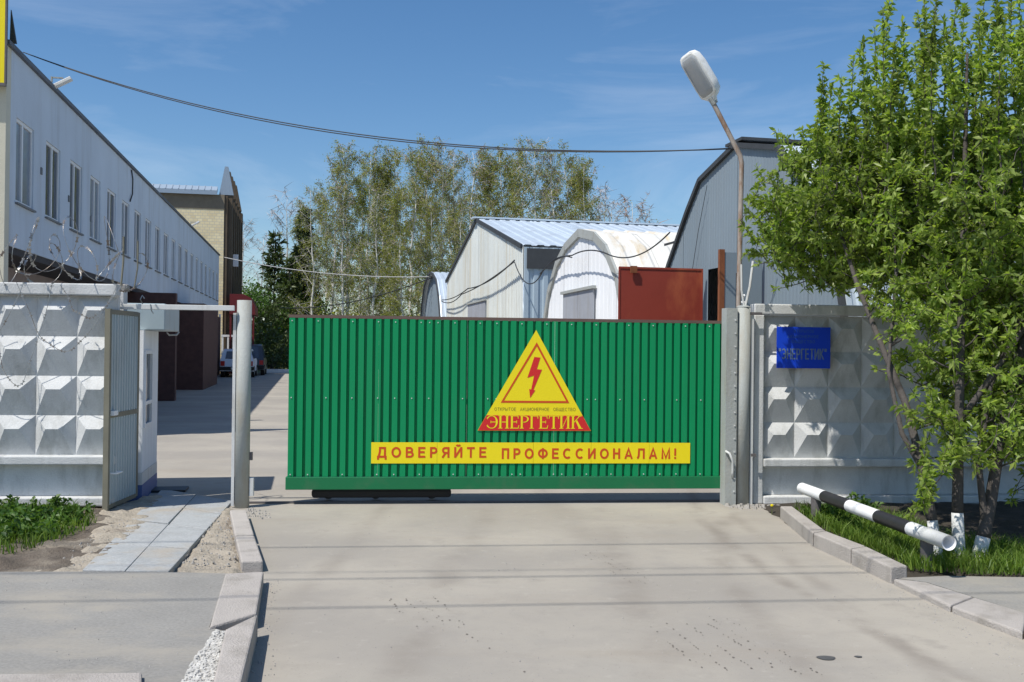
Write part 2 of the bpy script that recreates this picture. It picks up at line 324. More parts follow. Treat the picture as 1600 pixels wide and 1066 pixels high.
# dusty asphalt of drive and yard, with worn wheel tracks
def road_mat():
    m = bpy.data.materials.new('dusty asphalt'); m.use_nodes = True; N = m.node_tree.nodes; K = m.node_tree.links.new
    g = N.new('ShaderNodeNewGeometry'); P = g.outputs['Position']; b = N['Principled BSDF']; b.inputs['Roughness'].default_value = .93; b.inputs['Specular IOR Level'].default_value = .25
    def noise(sc, det=6, ro=.6, scale3=None):
        n = N.new('ShaderNodeTexNoise'); n.inputs['Scale'].default_value = sc; n.inputs['Detail'].default_value = det; n.inputs['Roughness'].default_value = ro
        if scale3:
            q = N.new('ShaderNodeMapping'); q.inputs['Scale'].default_value = scale3; K(P, q.inputs['Vector']); K(q.outputs[0], n.inputs['Vector'])
        else: K(P, n.inputs['Vector'])
        return n.outputs[0]
    def mth(op, a, c=None, d=None, cl=False):
        x = N.new('ShaderNodeMath'); x.operation = op; x.use_clamp = cl
        for i, q in enumerate((a, c, d)):
            if q is None: continue
            if isinstance(q, (int, float)): x.inputs[i].default_value = q
            else: K(q, x.inputs[i])
        return x.outputs[0]
    def rng_(v, lo, hi, to):
        r = N.new('ShaderNodeMapRange'); r.interpolation_type = 'SMOOTHSTEP'; r.inputs[1].default_value = lo; r.inputs[2].default_value = hi; r.inputs[4].default_value = to; K(v, r.inputs[0]); return r.outputs[0]
    def mix(f, a, c):
        x = N.new('ShaderNodeMix'); x.data_type = 'RGBA'; K(f, x.inputs[0])
        if isinstance(a, tuple): x.inputs[6].default_value = (*a, 1)
        else: K(a, x.inputs[6])
        x.inputs[7].default_value = (*c, 1); return x.outputs[2]
    col = mix(rng_(noise(.55, 8, .65), .38, .66, 1), (.305, .283, .25), (.392, .360, .306))
    col = mix(rng_(noise(2.2, 7, .7), .5, .72, .6), col, (.262, .242, .215))
    col = mix(rng_(noise(.28, 6, .6), .52, .68, .5), col, (.275, .262, .24))
    col = mix(rng_(noise(6.5, 6, .7), .56, .74, .45), col, (.42, .39, .34))
    col = mix(rng_(noise(.9, 6, .6, (.35, 1.6, 1)), .55, .75, .55), col, (.30, .262, .215))
    sx = N.new('ShaderNodeSeparateXYZ'); K(P, sx.inputs[0]); X = sx.outputs[0]; Y = sx.outputs[1]
    wob = mth('MULTIPLY', mth('SUBTRACT', noise(.9, 3), .5), .25)
    fade = rng_(noise(1.3, 5, .65), .35, .65, 1)
    # x = a + b*y + c*y*y : wheel tracks that swing out of the gate, each with a width and strength
    for a, bb, c, wd, st in [(-.75, .03, .002, .22, .30), (.55, .04, .0, .2, .22), (4.6, -.62, .035, .12, .5), (5.6, -.62, .033, .1, .38), (3.2, -.55, .045, .16, .35), (1.25, -.03, -.004, .24, .22), (-1.5, .02, .0, .16, .25), (2.35, -.05, .004, .12, .3)]:
        d = mth('ABSOLUTE', mth('SUBTRACT', mth('ADD', X, wob), mth('ADD', mth('ADD', mth('MULTIPLY', Y, bb), mth('MULTIPLY', mth('MULTIPLY', Y, Y), c)), a)))
        band = mth('MULTIPLY', mth('SUBTRACT', 1.0, rng_(d, 0, wd, 1)), mth('MULTIPLY', fade, min(st * 1.5, .8)))
        col = mix(band, col, (.225, .20, .172))
    sp = rng_(noise(70, 2, .5), .66, .74, .55)
    col = mix(sp, col, (.17, .155, .14))
    sp2 = rng_(noise(110, 2, .5), .66, .76, .4)
    col = mix(sp2, col, (.48, .46, .42))
    K(col, b.inputs['Base Color'])
    bp = N.new('ShaderNodeBump'); bp.inputs['Strength'].default_value = .22; bp.inputs['Distance'].default_value = .012; K(noise(190, 4), bp.inputs['Height']); K(bp.outputs[0], b.inputs['Normal'])
    return m
M['road'] = road_mat()

# ------------------------------------------------------------------ the setting: ground, yard, pavements
struct(MB().add([(-700, -60, -.03), (700, -60, -.03), (700, 1400, -.03), (-700, 1400, -.03)], [(0, 1, 2, 3)]).build('ground', M['earth']))
o = MB().add([W(-30, -30, 0), W(60, -30, 0), W(60, 60.5, 0), W(-30, 60.5, 0)], [(0, 1, 2, 3)]).build('driveway', M['road']); struct(o, 'dusty grey asphalt of the driveway and yard')

def sheet(poly, z, name, m, label, h=.12):
    a = [Vector((p[0], p[1], z)) for p in poly]
    return struct(MB().prism(a[::-1], (0, 0, -h)).build(name, m), label)
# left pavement
SW = .07
g = on_ground
lp = [g(-420, 890, SW), g(0, 893.5, SW), g(150, 893, SW), g(262, 894, SW), g(356, 896, SW), g(327, 980, SW), g(350, 986, SW), g(330, 1072, SW), g(296, 1190, SW), g(285, 1240, SW), g(-420, 1240, SW)]
sheet(lp, SW, 'pavement_left', M['side'], 'grey asphalt pavement left of the driveway')
# right pavement
rp = [g(1404, 903, .035), g(1480, 900, .035), g(1600, 902, .035), g(1900, 906, .035), g(2400, 915, .035), g(2400, 1300, .035), g(1900, 1040, .035), g(1600, 958, .035), g(1450, 910, .035)]
sheet(rp[::-1] if False else rp, .035, 'pavement_right', M['side'], 'grey asphalt pavement right of the driveway', .06)

def terrain(name, m, poly, z, amp, cell, label, seed, dip=.06):
    """lumpy earth inside a polygon (grid cut to the polygon)"""
    xs = [p[0] for p in poly]; ys = [p[1] for p in poly]
    def inside(x, y):
        r = False; j = len(poly) - 1
        for i in range(len(poly)):
            if (ys[i] > y) != (ys[j] > y) and x < (xs[j] - xs[i]) * (y - ys[i]) / (ys[j] - ys[i]) + xs[i]: r = not r
            j = i
        return r
    rr = np.random.default_rng(seed); nx = int((max(xs) - min(xs)) / cell) + 1; ny = int((max(ys) - min(ys)) / cell) + 1
    h = rr.normal(0, 1, (nx + 1, ny + 1))
    for _ in range(2): h = (h + np.roll(h, 1, 0) + np.roll(h, -1, 0) + np.roll(h, 1, 1) + np.roll(h, -1, 1)) / 5
    h = h / h.std() * amp
    mb = MB(); idx = {}
    def edge_dist(x, y):
        best = 9.
        for k in range(len(poly)):
            ax, ay, bx_, by_ = xs[k], ys[k], xs[k - 1], ys[k - 1]; ll = (bx_ - ax) ** 2 + (by_ - ay) ** 2 + 1e-9
            u = min(1, max(0, ((x - ax) * (bx_ - ax) + (y - ay) * (by_ - ay)) / ll)); best = min(best, math.hypot(x - ax - u * (bx_ - ax), y - ay - u * (by_ - ay)))
        return best
    def vid(i, j):
        if (i, j) not in idx:
            x, y = min(xs) + i * cell, min(ys) + j * cell
            dd = edge_dist(x, y) * (1 if inside(x, y) else -1)
            idx[i, j] = len(mb.v); mb.v.append((x, y, z + float(h[i, j]) - dip * min(1, max(0, .5 - dd / .10))))
        return idx[i, j]
    for i in range(nx):
        for j in range(ny):
            cx_, cy_ = min(xs) + (i + .5) * cell, min(ys) + (j + .5) * cell
            if inside(cx_, cy_) or edge_dist(cx_, cy_) < .05:
                mb.f.append((vid(i, j), vid(i + 1, j), vid(i + 1, j + 1), vid(i, j + 1)))
    return struct(mb.build(name, m, smooth=True), label)
terrain('verge_left', M['soil'], [g(-420, 880, .04), g(60, 900, .04), g(190, 880, .04), GL(-1.12, -.5), GL(-1.1, -.2), GL(-6, .0), GL(-6, -2.5)], .045, .016, .05, 'dark soil under the weeds by the left fence', 1)
terrain('sand_strip', M['sand'], [g(40, 895, .05), g(150, 897, .05), g(235, 815, .04), g(255, 775, .02), GL(-1.14, .3), GL(-1.3, -.35), g(120, 868, .05)], .05, .010, .035, 'pale trodden sand beside the slab path', 2)
terrain('sand_wedge', M['sand'], [g(262, 898, .05), g(345, 800, .03), GL(-.12, .02), g(362, 800, .04), g(378, 880, .06), g(374, 898, .06)], .04, .010, .03, 'bare sandy earth between slab path and kerb', 3)
terrain('verge_right', M['soil_shade'], [g(1224, 806, .05), g(1275, 846, .05), g(1412, 903, .03), g(1600, 904, .03), g(2400, 915, .03), GL(14, -.02), GL(5.42, -.02)], .03, .010, .06, 'earth with painted shade under the bird cherry trees', 4)

# slab path through the wicket
path = thing('slab_path', 'pale grey concrete slab footpath leading through the wicket', 'path', GL(-.7, -1.2)); path['kind'] = 'structure'; del path['category']
pa = [g(128, 890, .075), g(263, 893, .075)]; pb = [g(245, 772, .03), g(356, 790, .03)]
rows = [0, .27, .56, .84, 1.12]
for i in range(4):
    for j in range(2):
        def pt(u, v):
            a = pa[0].lerp(pa[1], u); b = pb[0].lerp(pb[1], u); return a.lerp(b, v)
        u0, u1 = (0, .497) if j == 0 else (.503, 1); v0, v1 = rows[i] + .004, rows[i + 1] - .004
        if j == 1: v0 += .0; v1 += .0
        q = [pt(u0, v0), pt(u1, v0), pt(u1, v1), pt(u0, v1)]; dz = random.uniform(-.006, .006)
        q = [Vector((p.x, p.y, p.z + dz + random.uniform(-.003, .003))) - path.location for p in q]
        MB().prism(q[::-1], (0, 0, -.06)).build('slab', M['slab'], path, bevel=.006)

def kerb(name, label, stones, loc):
    t = thing(name, label, 'kerb', loc)
    for q, h in stones:
        q = [Vector(p) - Vector(loc) for p in q]
        a = 0
        for i in range(4): a += q[i].x * q[(i + 1) % 4].y - q[(i + 1) % 4].x * q[i].y
        if a < 0: q = q[::-1]
        MB().prism(q[::-1], (0, 0, -h)).build('kerb_stone', M['kerb'], t, bevel=.012)
    return t
def quadz(pts): return [g(x, y, z) for x, y, z in pts]
kerb('kerb', 'concrete kerb stones left of the drive ending at the round gate pole', [
    (quadz([(359, 797, .085), (385, 797, .085), (397, 835, .085), (367, 836, .085)]), .13), (quadz([(367.5, 838, .085), (397.5, 837, .085), (411, 876, .085), (377, 877, .085)]), .13)], g(385, 880))
kerb('kerb', 'wide pale kerb stones along the near left edge of the drive', [
    (quadz([(352, 896, .085), (412, 893, .085), (401, 958, .09), (327, 980, .085)]), .13),
    (quadz([(352, 983, .135), (403, 959, .13), (377, 1066, .14), (331, 1072, .14)]), .2), (quadz([(330.5, 1074, .14), (376.5, 1068, .14), (350, 1180, .14), (298, 1190, .14)]), .2)], g(390, 1000))
kerb('kerb', 'low grey kerb stone at the bottom left edge of the pavement', [
    (quadz([(-160, 1054, .1), (222, 1050, .1), (222, 1072, .1), (-160, 1078, .1)]), .14)], g(100, 1066))
kerb('kerb', 'raised pinkish kerb stones curving right of the drive towards the barrier', [
    (quadz([(1219, 791, .12), (1238, 791, .12), (1290, 829, .12), (1270, 832, .12)]), .17), (quadz([(1271, 832.6, .12), (1291, 829.6, .12), (1353, 853, .12), (1329, 857, .12)]), .17),
    (quadz([(1330, 857.6, .12), (1354, 853.6, .12), (1418, 884, .12), (1392, 886, .12)]), .17)], g(1300, 850))
kerb('kerb', 'flush pale kerb stones running out to the right edge', [
    (quadz([(1396, 904, .045), (1448, 910, .045), (1520, 932, .045), (1485, 946, .045)]), .1), (quadz([(1487, 947, .045), (1522, 933, .045), (1604, 958, .045), (1598, 988, .045)]), .1),
    (quadz([(1601, 990, .045), (1606, 959, .045), (1760, 1005, .045), (1760, 1060, .045)]), .1)], g(1500, 930))

# ------------------------------------------------------------------ concrete fence
def pyramid_mesh():
    w, h, d = .378, .383, .08
    x0, x1 = w * .31, w * .66; zr = h * .66; e = .004
    v = [(e, 0, e), (w - e, 0, e), (w - e, 0, h - e), (e, 0, h - e), (x0, -d, zr), (x1, -d, zr)]
    return MB().add(v, [(0, 1, 5, 4), (3, 4, 5, 2), (0, 4, 3), (1, 2, 5)]).mesh('relief_block', M['concrete'])
PYR = pyramid_mesh()
def fence_panel(label, x0, ncol, z0, first, side_posts=True):
    """x0: left outer edge on the gate line, panel 0.14 thick"""
    L_ = ncol * .378 + (.22 if side_posts else .125)
    t = thing('concrete_fence_panel', label, 'fence', GL(x0, first, z0), GATE, 'concrete fence panels either side of the gate')
    f = MB()
    f.box(0, L_, 0, .15, 2.04, 2.155)                      # top beam
    f.box(0, .11, 0, .15, .0, 2.037); 
    if side_posts: f.box(L_ - .11, L_, 0, .15, .0, 2.037)
    e_ = .112 if side_posts else .004
    f.box(.112, L_ - e_, -.02, .15, .40, .485)           # ledge
    f.box(.112, L_ - e_, -.03, .15, 0, .085)             # bottom lip
    f.build('panel_frame', M['concrete'], t, bevel=.012)
    MB().box(.113, L_ - e_ - .001, .10, .14, .088, 2.036).build('panel_slab', M['concrete'], t)
    for i in range(ncol):
        for j in range(4):
            zz = .49 + .385 * j
            obj('relief_block', PYR, t, (.11 + i * .378, .098, zz))
    return t
fence_panel('grey concrete fence panel with pyramid relief right of the gate, behind the trees', 5.364, 10, 0, .06)
fence_panel('grey concrete fence panel with pyramid relief under the razor wire coils', -1.165 - 10 * .378 - .125, 10, .07, -.32, False)
tag(MB().box(-.065, .065, -.065, .065, 0, 2.19).build('fence_post', M['concrete'], None, GL(-1.265, .125), bevel=.01, rotz=GATE), 'square concrete post top behind the open wicket door', 'post')
MB().box(-.09, .09, -.04, .06, 2.192, 2.25).build('cap_stone', M['rubble'], bpy.data.objects['fence_post'], bevel=.02)

# ------------------------------------------------------------------ gate posts, lintel, wicket
t = thing('gate_pole', 'round grey steel pole left of the gate carrying the wicket lintel', 'post', GL(0, 0), GATE)
MB().tube([(0, 0, -.05), (0, 0, 2.1)], .073, 24).build('pole', M['post'], t, smooth=False)
MB().box(-.105, -.076, -.03, .0, .02, 1.97).build('stop_strip', M['post_light'], t)
MB().box(.074, .10, -.02, .02, .48, .56).build('hook', M['steel_dark'], t); MB().box(.074, .115, -.03, .03, .12, .30).build('bracket', M['post_light'], t)
MB().box(-.115, -.106, -.02, .02, .95, 1.0).build('latch_plate', M['steel_dark'], t)
for o in t.children:
    if o.name.startswith('pole'): o.data.polygons.foreach_set('use_smooth', [len(p.vertices) == 4 for p in o.data.polygons])

t = thing('wicket_lintel', 'thin pale steel beam above the wicket opening', 'beam', GL(-1.2, -.08), GATE)
MB().box(.0, 1.115, -.02, .02, 1.99, 2.042).build('beam', M['post_light'], t, bevel=.004)
MB().tube([(.22, 0, 2.042), (.20, -.02, 2.09), (.215, 0, 2.13), (.235, 0, 2.10)], .006, 6).build('wire_tie', M['razor'], t)
MB().tube([(.30, -.022, 2.04), (.31, -.026, 1.98), (.33, -.024, 1.95)], .005, 6).build('wire_tie', M['razor'], t)

t = thing('wicket_door', 'bluish grey ribbed steel wicket door standing open', 'door', Vector((-3.865, 9.50, 0)), R(90) + R(1.6))
# local x runs along the leaf (into the yard), local -y faces the drive
LW = .84
f = MB().box(0, .045, -.028, .022, -.02, 1.98).box(LW - .045, LW, -.024, .02, .07, 1.97).box(.046, LW - .046, -.024, .02, 1.93, 1.975).box(.046, LW - .046, -.024, .02, .93, .975).box(.046, LW - .046, -.024, .02, .06, .10)
f.build('frame', M['olive_steel'], t)
MB().rib((0, -.006, 0), (1, 0, 0), (0, -1, 0), .047, LW - .047, .101, .929, .07, .014).build('lower_sheet', M['blue_sheet'], t)
MB().rib((0, -.006, 0), (1, 0, 0), (0, -1, 0), .047, LW - .047, .976, 1.929, .07, .014).build('upper_sheet', M['blue_sheet'], t)
MB().box(.05, .16, -.06, -.026, .955, 1.0).box(.135, .15, -.064, -.06, .968, .985).build('latch', M['white_paint'], t)
MB().tube([(.06, -.03, .40), (.06, -.09, .40), (.20, -.09, .40), (.20, -.03, .40)], .008, 8).build('handle', M['white_paint'], t)

t = thing('gate_post', 'grey steel channel and pipe post at the right end of the gate', 'post', GL(5.12, .03), GATE)
c = MB().box(-.10, .02, -.07, -.05, -.05, 2.10).box(-.10, -.085, -.05, .10, -.05, 2.10).box(.005, .02, -.05, .10, -.05, 2.10); c.build('channel', M['post'], t)
p = MB().tube([(.105, 0, -.05), (.105, 0, 2.115)], .076, 24).build('pipe', M['post'], t); p.data.polygons.foreach_set('use_smooth', [len(q.vertices) == 4 for q in p.data.polygons])
MB().tube([(.105, 0, 2.115), (.105, 0, 2.13)], [.08, .05], 20).build('pipe_cap', M['post'], t)
MB().box(.183, .215, -.03, .03, -.02, 2.05).build('strip', M['post_light'], t)
MB().box(.15, .30, -.045, -.03, 2.03, 2.06).box(.19, .24, -.06, -.045, .52, .55).build('clamp', M['steel_dark'], t)
for i in range(14): pass
s = MB()
for i in range(14):
    z = .15 + i * .14; s.tube([(-.002, -.0705, z), (-.002, -.078, z)], .009, 6)
s = s.build('rivets', M['post_light'], t); s['kind'] = 'stuff'
MB().tube([(-.10, -.08, .58), (-.07, -.12, .56), (-.035, -.12, .48), (-.02, -.08, .36), (-.02, -.075, .30)], .013, 8).build('hose', M['post_light'], t, smooth=True)
for dx, q in ((-.06, (-.03, 2.45)), (.12, (.0, 2.48))):
    pass
t = thing('wire_bracket', 'two thin pale rods forming a V on top of the right gate post', 'bracket', GL(5.245, .06, 2.115), GATE)
MB().tube([(0, 0, 0), (-.03, 0, .18), (-.035, 0, .46)], .011, 6).build('rod', M['post_light'], t)
MB().tube([(.01, 0, 0), (.06, 0, .22), (.10, .02, .5)], .013, 6).build('rod', M['post_light'], t)

# ------------------------------------------------------------------ sliding gate
GX0, GX1, GY = .43, 5.055, .17
t = thing('sliding_gate', 'green ribbed steel sliding gate across the drive', 'gate', GL(GX0, GY), GATE)
Lg = GX1 - GX0
n = 5; pit = .0885
for i in range(n):
    a = Lg * i / n; b = Lg * (i + 1) / n - .001
    MB().rib((0, -.002 * (i % 2), 0), (1, 0, 0), (0, -1, 0), a, b, .292, 1.935, pit, .034, ((0, 0), (.07, 1), (.70, 1), (.77, 0))).build('ribbed_sheet', M['green'], t)
MB().box(-.015, Lg - .02, -.045, .06, .158, .289).build('bottom_beam', M['green_dark'], t, bevel=.006)
MB().box(-.005, Lg + .005, -.03, .05, 1.937, 1.968).build('top_rail', M['brown_rail'], t)
MB().box(.0, .05, .004, .054, .291, 1.935).build('frame_upright', M['green_dark'], t)
MB().box(Lg - .05, Lg, .004, .054, .291, 1.935).build('frame_upright', M['green_dark'], t)
MB().box(.052, Lg - .052, .004, .05, 1.05, 1.10).build('mid_rail', M['green_dark'], t)
rc = MB().box(.24, 1.70, .06, .26, .055, .15).build('roller_carriage', M['rubber'], t, bevel=.03)
for dx in (.40, .9, 1.5): MB().tube([(dx, .27, .06), (dx, .33, .06)], .05, 14).build('roller', M['steel_dark'], rc)
s = MB(); rr = random.Random(3)
for z in (.315, 1.11, 1.905):
    k = 0
    while k * pit < Lg - .05:
        x = k * pit + .36 * pit
        s.tube([(x, -.0345, z), (x, -.041, z)], .0065, 6); k += rr.choice((1, 2, 3, 3, 4))
s = s.build('screws', M['post_light'], t); s['kind'] = 'stuff'
MB().box(Lg - .02, Lg + .04, -.04, -.01, .58, .70).build('catch', M['steel_dark'], t)
# things standing behind the gate: rail
tag(MB().box(-.9, 9.5, .06, .10, .003, .02).build('gate_rail', M['steel_dark'], None, GL(GX0, GY), rotz=GATE), 'dark steel ground rail under the sliding gate', 'rail')

def sans(ch, t):
    """centre lines of a plain capital, height 1, stroke t"""
    a, b = t / 2, 1 - t / 2
    def arc(cx, cz, rx, rz, a0, a1, n=18): return [(cx + rx * math.cos(R(a0 + (a1 - a0) * k / n)), cz + rz * math.sin(R(a0 + (a1 - a0) * k / n))) for k in range(n + 1)]
    w = .70; P = []
    r = w - a
    if ch == 'А': w = .82; P = [[(a * .9, 0), (w / 2, .97), (w - a * .9, 0)], [(.17, .30), (w - .17, .30)]]
    elif ch == 'Б': P = [[(w - .06, b), (a, b), (a, a), (.40, a)] + arc(.40, .30, .24, .30 - a, -90, 90) + [(a, .60 - a)]]
    elif ch == 'В': P = [[(.36, .52), (a, .52)], [(a, 0), (a, 1)], [(a, b), (.36, b)] + arc(.36, .76 - a * .5, .20, .24 - a * .5, 90, -90), [(a, a), (.38, a)] + arc(.38, .26 + a * .5, .25, .26 - a * .5, -90, 90)]
    elif ch == 'Г': w = .58; P = [[(a, 0), (a, b), (w, b)]]
    elif ch == 'Д': w = .86; P = [[(a, -.18), (a, a), (w - a, a), (w - a, -.18)], [(.14, a), (.24, .5), (.26, b), (w - .16, b), (w - .16, a)]]
    elif ch == 'Е': w = .64; P = [[(w, b), (a, b), (a, a), (w, a)], [(a, .52), (w - .06, .52)]]
    elif ch in 'ИЙ':
        w = .74; P = [[(a, 1), (a, 0)], [(w - a, 1), (w - a, 0)], [(a, .06), (w - a, .94)]]
        if ch == 'Й': P.append(arc(w / 2, 1.24, .15, .12, 190, 350, 8))
    elif ch == 'К': w = .70; P = [[(a, 0), (a, 1)], [(a, .45), (.24, .52), (w - .06, 1)], [(.24, .54), (w, 0)]]
    elif ch == 'Л': w = .76; P = [[(.0, a), (.10, a + .02), (.17, .3), (.20, b), (w - a, b), (w - a, 0)]]
    elif ch == 'М': w = .86; P = [[(a, 0), (a, .97), (w / 2, .08), (w - a, .97), (w - a, 0)]]
    elif ch == 'Н': P = [[(a, 0), (a, 1)], [(r, 0), (r, 1)], [(a, .52), (r, .52)]]
    elif ch == 'О': w = .86; P = [arc(w / 2, .5, w / 2 - a, .5 - a, 0, 360, 28)]
    elif ch == 'П': P = [[(a, 0), (a, b), (r, b), (r, 0)]]
    elif ch == 'Р': w = .66; P = [[(a, 0), (a, 1)], [(a, b), (.38, b)] + arc(.38, .72 - a * .4, w - .38 - a, .28 - a * .6, 90, -90) + [(a, .44)]]
    elif ch == 'С': w = .80; P = [arc(.43, .5, .43 - a, .5 - a, 48, 312, 24)]
    elif ch == 'Т': w = .70; P = [[(0, b), (w, b)], [(w / 2, b), (w / 2, 0)]]
    elif ch == 'Ф': w = .94; P = [[(w / 2, 0), (w / 2, 1.02)], arc(w / 2, .52, w / 2 - a, .34, 0, 360, 28)]
    elif ch == 'Ц': w = .78; P = [[(a, 1), (a, a), (w - .02, a), (w - .02, -.2)], [(.66, 1), (.66, a)]]
    elif ch == 'Щ': w = 1.08; P = [[(a, 1), (a, a), (w - .02, a), (w - .02, -.2)], [(.50, 1), (.50, a)], [(.96, 1), (.96, a)]]
    elif ch == 'Ы': w = .94; P = [[(a, 1), (a, a), (.34, a)] + arc(.34, .29, .22, .29 - a, -90, 90) + [(a, .58 - a)], [(w - a, 0), (w - a, 1)]]
    elif ch == 'Э': w = .78; P = [arc(.35, .5, .43 - a, .5 - a, -135, 135, 24), [(.22, .5), (.72, .5)]]
    elif ch == 'Я': w = .68; P = [[(w - a, 0), (w - a, 1)], [(w - a, b), (.28, b)] + arc(.28, .72 - a * .4, .28 - a, .28 - a * .6, 90, 270) + [(w - a, .44)], [(.32, .44), (.04, 0)]]
    elif ch == '!': w = .16; P = [[(w / 2, .30), (w / 2, 1)], [(w / 2, 0), (w / 2, t)]]
    elif ch == '"': w = .34; P = [[(.08, .72), (.10, 1)], [(.24, .72), (.26, 1)]]
    else: w = .42
    return P, w
def place_text(body, h, x0, x1, y, z, m, parent, weight=.13, space=.22):
    """lettering stroke by stroke, fitted between x0 and x1"""
    x = 0; lines = []
    for ch in body:
        P, w = sans(ch, weight); lines += [[(px + x, pz) for px, pz in p] for p in P]; x += w + space
    x -= space; k = (x1 - x0) / x / h; mb = MB(); q = 0
    for ln in lines:
        closed = len(ln) > 8 and abs(ln[0][0] - ln[-1][0]) + abs(ln[0][1] - ln[-1][1]) < 1e-4
        pts = [Vector((a * k, b)) for a, b in ln]; n_ = len(pts); vs = []
        for i in range(n_):
            p0 = pts[i - 1] if i else (pts[-2] if closed else None); p1 = pts[i + 1] if i < n_ - 1 else (pts[1] if closed else None)
            d0 = (pts[i] - p0).normalized() if p0 is not None and (pts[i] - p0).length > 1e-6 else None; d1 = (p1 - pts[i]).normalized() if p1 is not None and (p1 - pts[i]).length > 1e-6 else None
            d0 = d0 or d1; d1 = d1 or d0
            n0 = Vector((-d0.y, d0.x)); n1 = Vector((-d1.y, d1.x)); mt = (n0 + n1); mt = mt.normalized() if mt.length > 1e-4 else n0
            o_ = mt * min(weight / 2 / max(mt.dot(n0), .35), weight)
            vs += [pts[i] + o_, pts[i] - o_]
        mb.add([(v.x * h, -.00004 * (q % 5), v.y * h) for v in vs], [(2 * i, 2 * i + 1, 2 * i + 3, 2 * i + 2) for i in range(n_ - 1)]); q += 1
    return mb.build('lettering', m, parent, (x0, y, z))

# warning triangle (origin at its foot)
t = thing('warning_sign', 'yellow triangular high voltage sign with red bolt on the green gate', 'sign', GL(2.394, GY - .042, .775), GATE)
TW, TH = 1.208, 1.066; bx = .0
MB().prism([(0, 0, 0), (TW, 0, 0), (TW * .504, 0, TH)], (0, .004, 0)).build('plate', M['yellow'], t)
def tri(sc_l, sc_r, zb, zt): return None
hb = .162
def xl(z): return TW * .504 * z / TH
def xr(z): return TW - TW * .496 * z / TH
MB().prism([(.003, -.002, .002), (TW - .003, -.002, .002), (xr(hb) - .001, -.002, hb), (xl(hb) + .001, -.002, hb)], (0, .0015, 0)).build('red_band', M['red_band'], t)
# triangular border
def ring(o3, i3, y):
    mb = MB()
    for k in range(3):
        a, b = o3[k], o3[(k + 1) % 3]; c_, d = i3[k], i3[(k + 1) % 3]
        mb.add([(a[0], y, a[1]), (b[0], y, b[1]), (d[0], y, d[1]), (c_[0], y, c_[1])], [(0, 1, 2, 3)])
    return mb
sx = TW / 636.; ox = 18.
def tp(x, y): return ((x - ox) * sx, (612 - y) * TH / (612 - 52))
ring([tp(145, 457), tp(530, 457), tp(343, 120)], [tp(162, 446), tp(512, 446), tp(343, 142)], -.002).build('border', M['red_ink'], t)
bolt = [tp(*q) for q in [(330, 202), (364, 205), (345, 270), (374, 272), (327, 385), (338, 387), (309, 430), (303, 380), (314, 383), (330, 305), (292, 318)]]
def fan(poly, y):
    import mathutils
    tri_ = mathutils.geometry.tessellate_polygon([[Vector((p[0], p[1], 0)) for p in poly]])
    return MB().add([(p[0], y, p[1]) for p in poly], [tuple(q) for q in tri_])
fan(bolt, -.002).build('bolt_symbol', M['red_band'], t)
place_text('ОТКРЫТОЕ  АКЦИОНЕРНОЕ  ОБЩЕСТВО', .034, tp(110, 0)[0], tp(565, 0)[0], -.002, tp(0, 501)[1], M['olive_ink'], t, weight=.10, space=.2)
# serif lettering drawn stroke by stroke, letters of height 1
def serif(ch):
    mb = []; st, th, sf = .145, .06, .05
    def rect(x0, z0, x1, z1): mb.append([(x0, z0), (x1, z0), (x1, z1), (x0, z1)])
    def stem(x):
        rect(x, 0, x + st, 1); rect(x - .08, 0, x + st + .08, sf); rect(x - .08, 1 - sf, x + st + .08, 1)
    def arc(cx, cz, rx, rz, a0, a1, w0, w1, n=14):
        for i in range(n):
            q = []
            for k, inn in ((i, 0), (i + 1, 0), (i + 1, 1), (i, 1)):
                a = R(a0 + (a1 - a0) * k / n); w = w0 + (w1 - w0) * abs(math.cos(a)); r1 = rx - (w if inn else 0); r2 = rz - ((w0) if inn else 0)
                q.append((cx + r1 * math.cos(a), cz + r2 * math.sin(a)))
            mb.append(q)
    if ch == 'Э':
        arc(.28, .5, .46, .51, -140, 140, th, st); rect(.22, .47, .6, .47 + th); rect(.2, .40, .2 + .04, .6); mb.append([(-.09, .20), (-.03, .30), (.0, .22), (-.06, .14)]); mb.append([(-.09, .80), (-.06, .86), (.0, .78), (-.03, .70)]); w = .78
    elif ch == 'Н': stem(.08); stem(.58); rect(.25, .47, .58, .47 + th); w = .86
    elif ch in 'ЕГ':
        stem(.08); rect(.25, 1 - th, .62, 1); mb.append([(.56, 1), (.63, 1), (.65, .76), (.61, .76)])
        if ch == 'Е': rect(.25, .48, .52, .48 + th); rect(.49, .40, .53, .63); rect(.25, 0, .64, th); mb.append([(.58, 0), (.65, 0), (.70, .26), (.66, .26)])
        w = .74 if ch == 'Е' else .70
    elif ch == 'Р': stem(.08); arc(.28, .73, .40, .27, -90, 90, th, st - .02); rect(.25, .46, .30, .46 + th); rect(.25, 1 - th, .30, 1); w = .74
    elif ch == 'Т': stem(.30); rect(.02, 1 - th, .75, 1); mb.append([(.0, .76), (.04, .76), (.10, 1), (.02, 1)]); mb.append([(.73, .76), (.77, .76), (.75, 1), (.67, 1)]); w = .80
    elif ch == 'И': stem(.08); stem(.60); mb.append([(.25, .06), (.25, .16), (.60, .94), (.60, .84)]); w = .88
    elif ch == 'К': stem(.08); mb.append([(.25, .46), (.25, .56), (.62, 1), (.70, 1)]); mb.append([(.36, .56), (.46, .68), (.82, .0), (.62, .0)]); rect(.54, 1 - sf, .80, 1); rect(.56, 0, .9, sf); w = .88
    return mb, w
x = 0; mb = MB(); polys = []
for ch in 'ЭНЕРГЕТИК':
    ps, w = serif(ch)
    for p_ in ps: polys.append([(a + x, b) for a, b in p_])
    x += w
xa = tp(68, 0)[0]; xb = tp(606, 0)[0]; za = tp(0, 600)[1]; zb_ = tp(0, 528)[1]
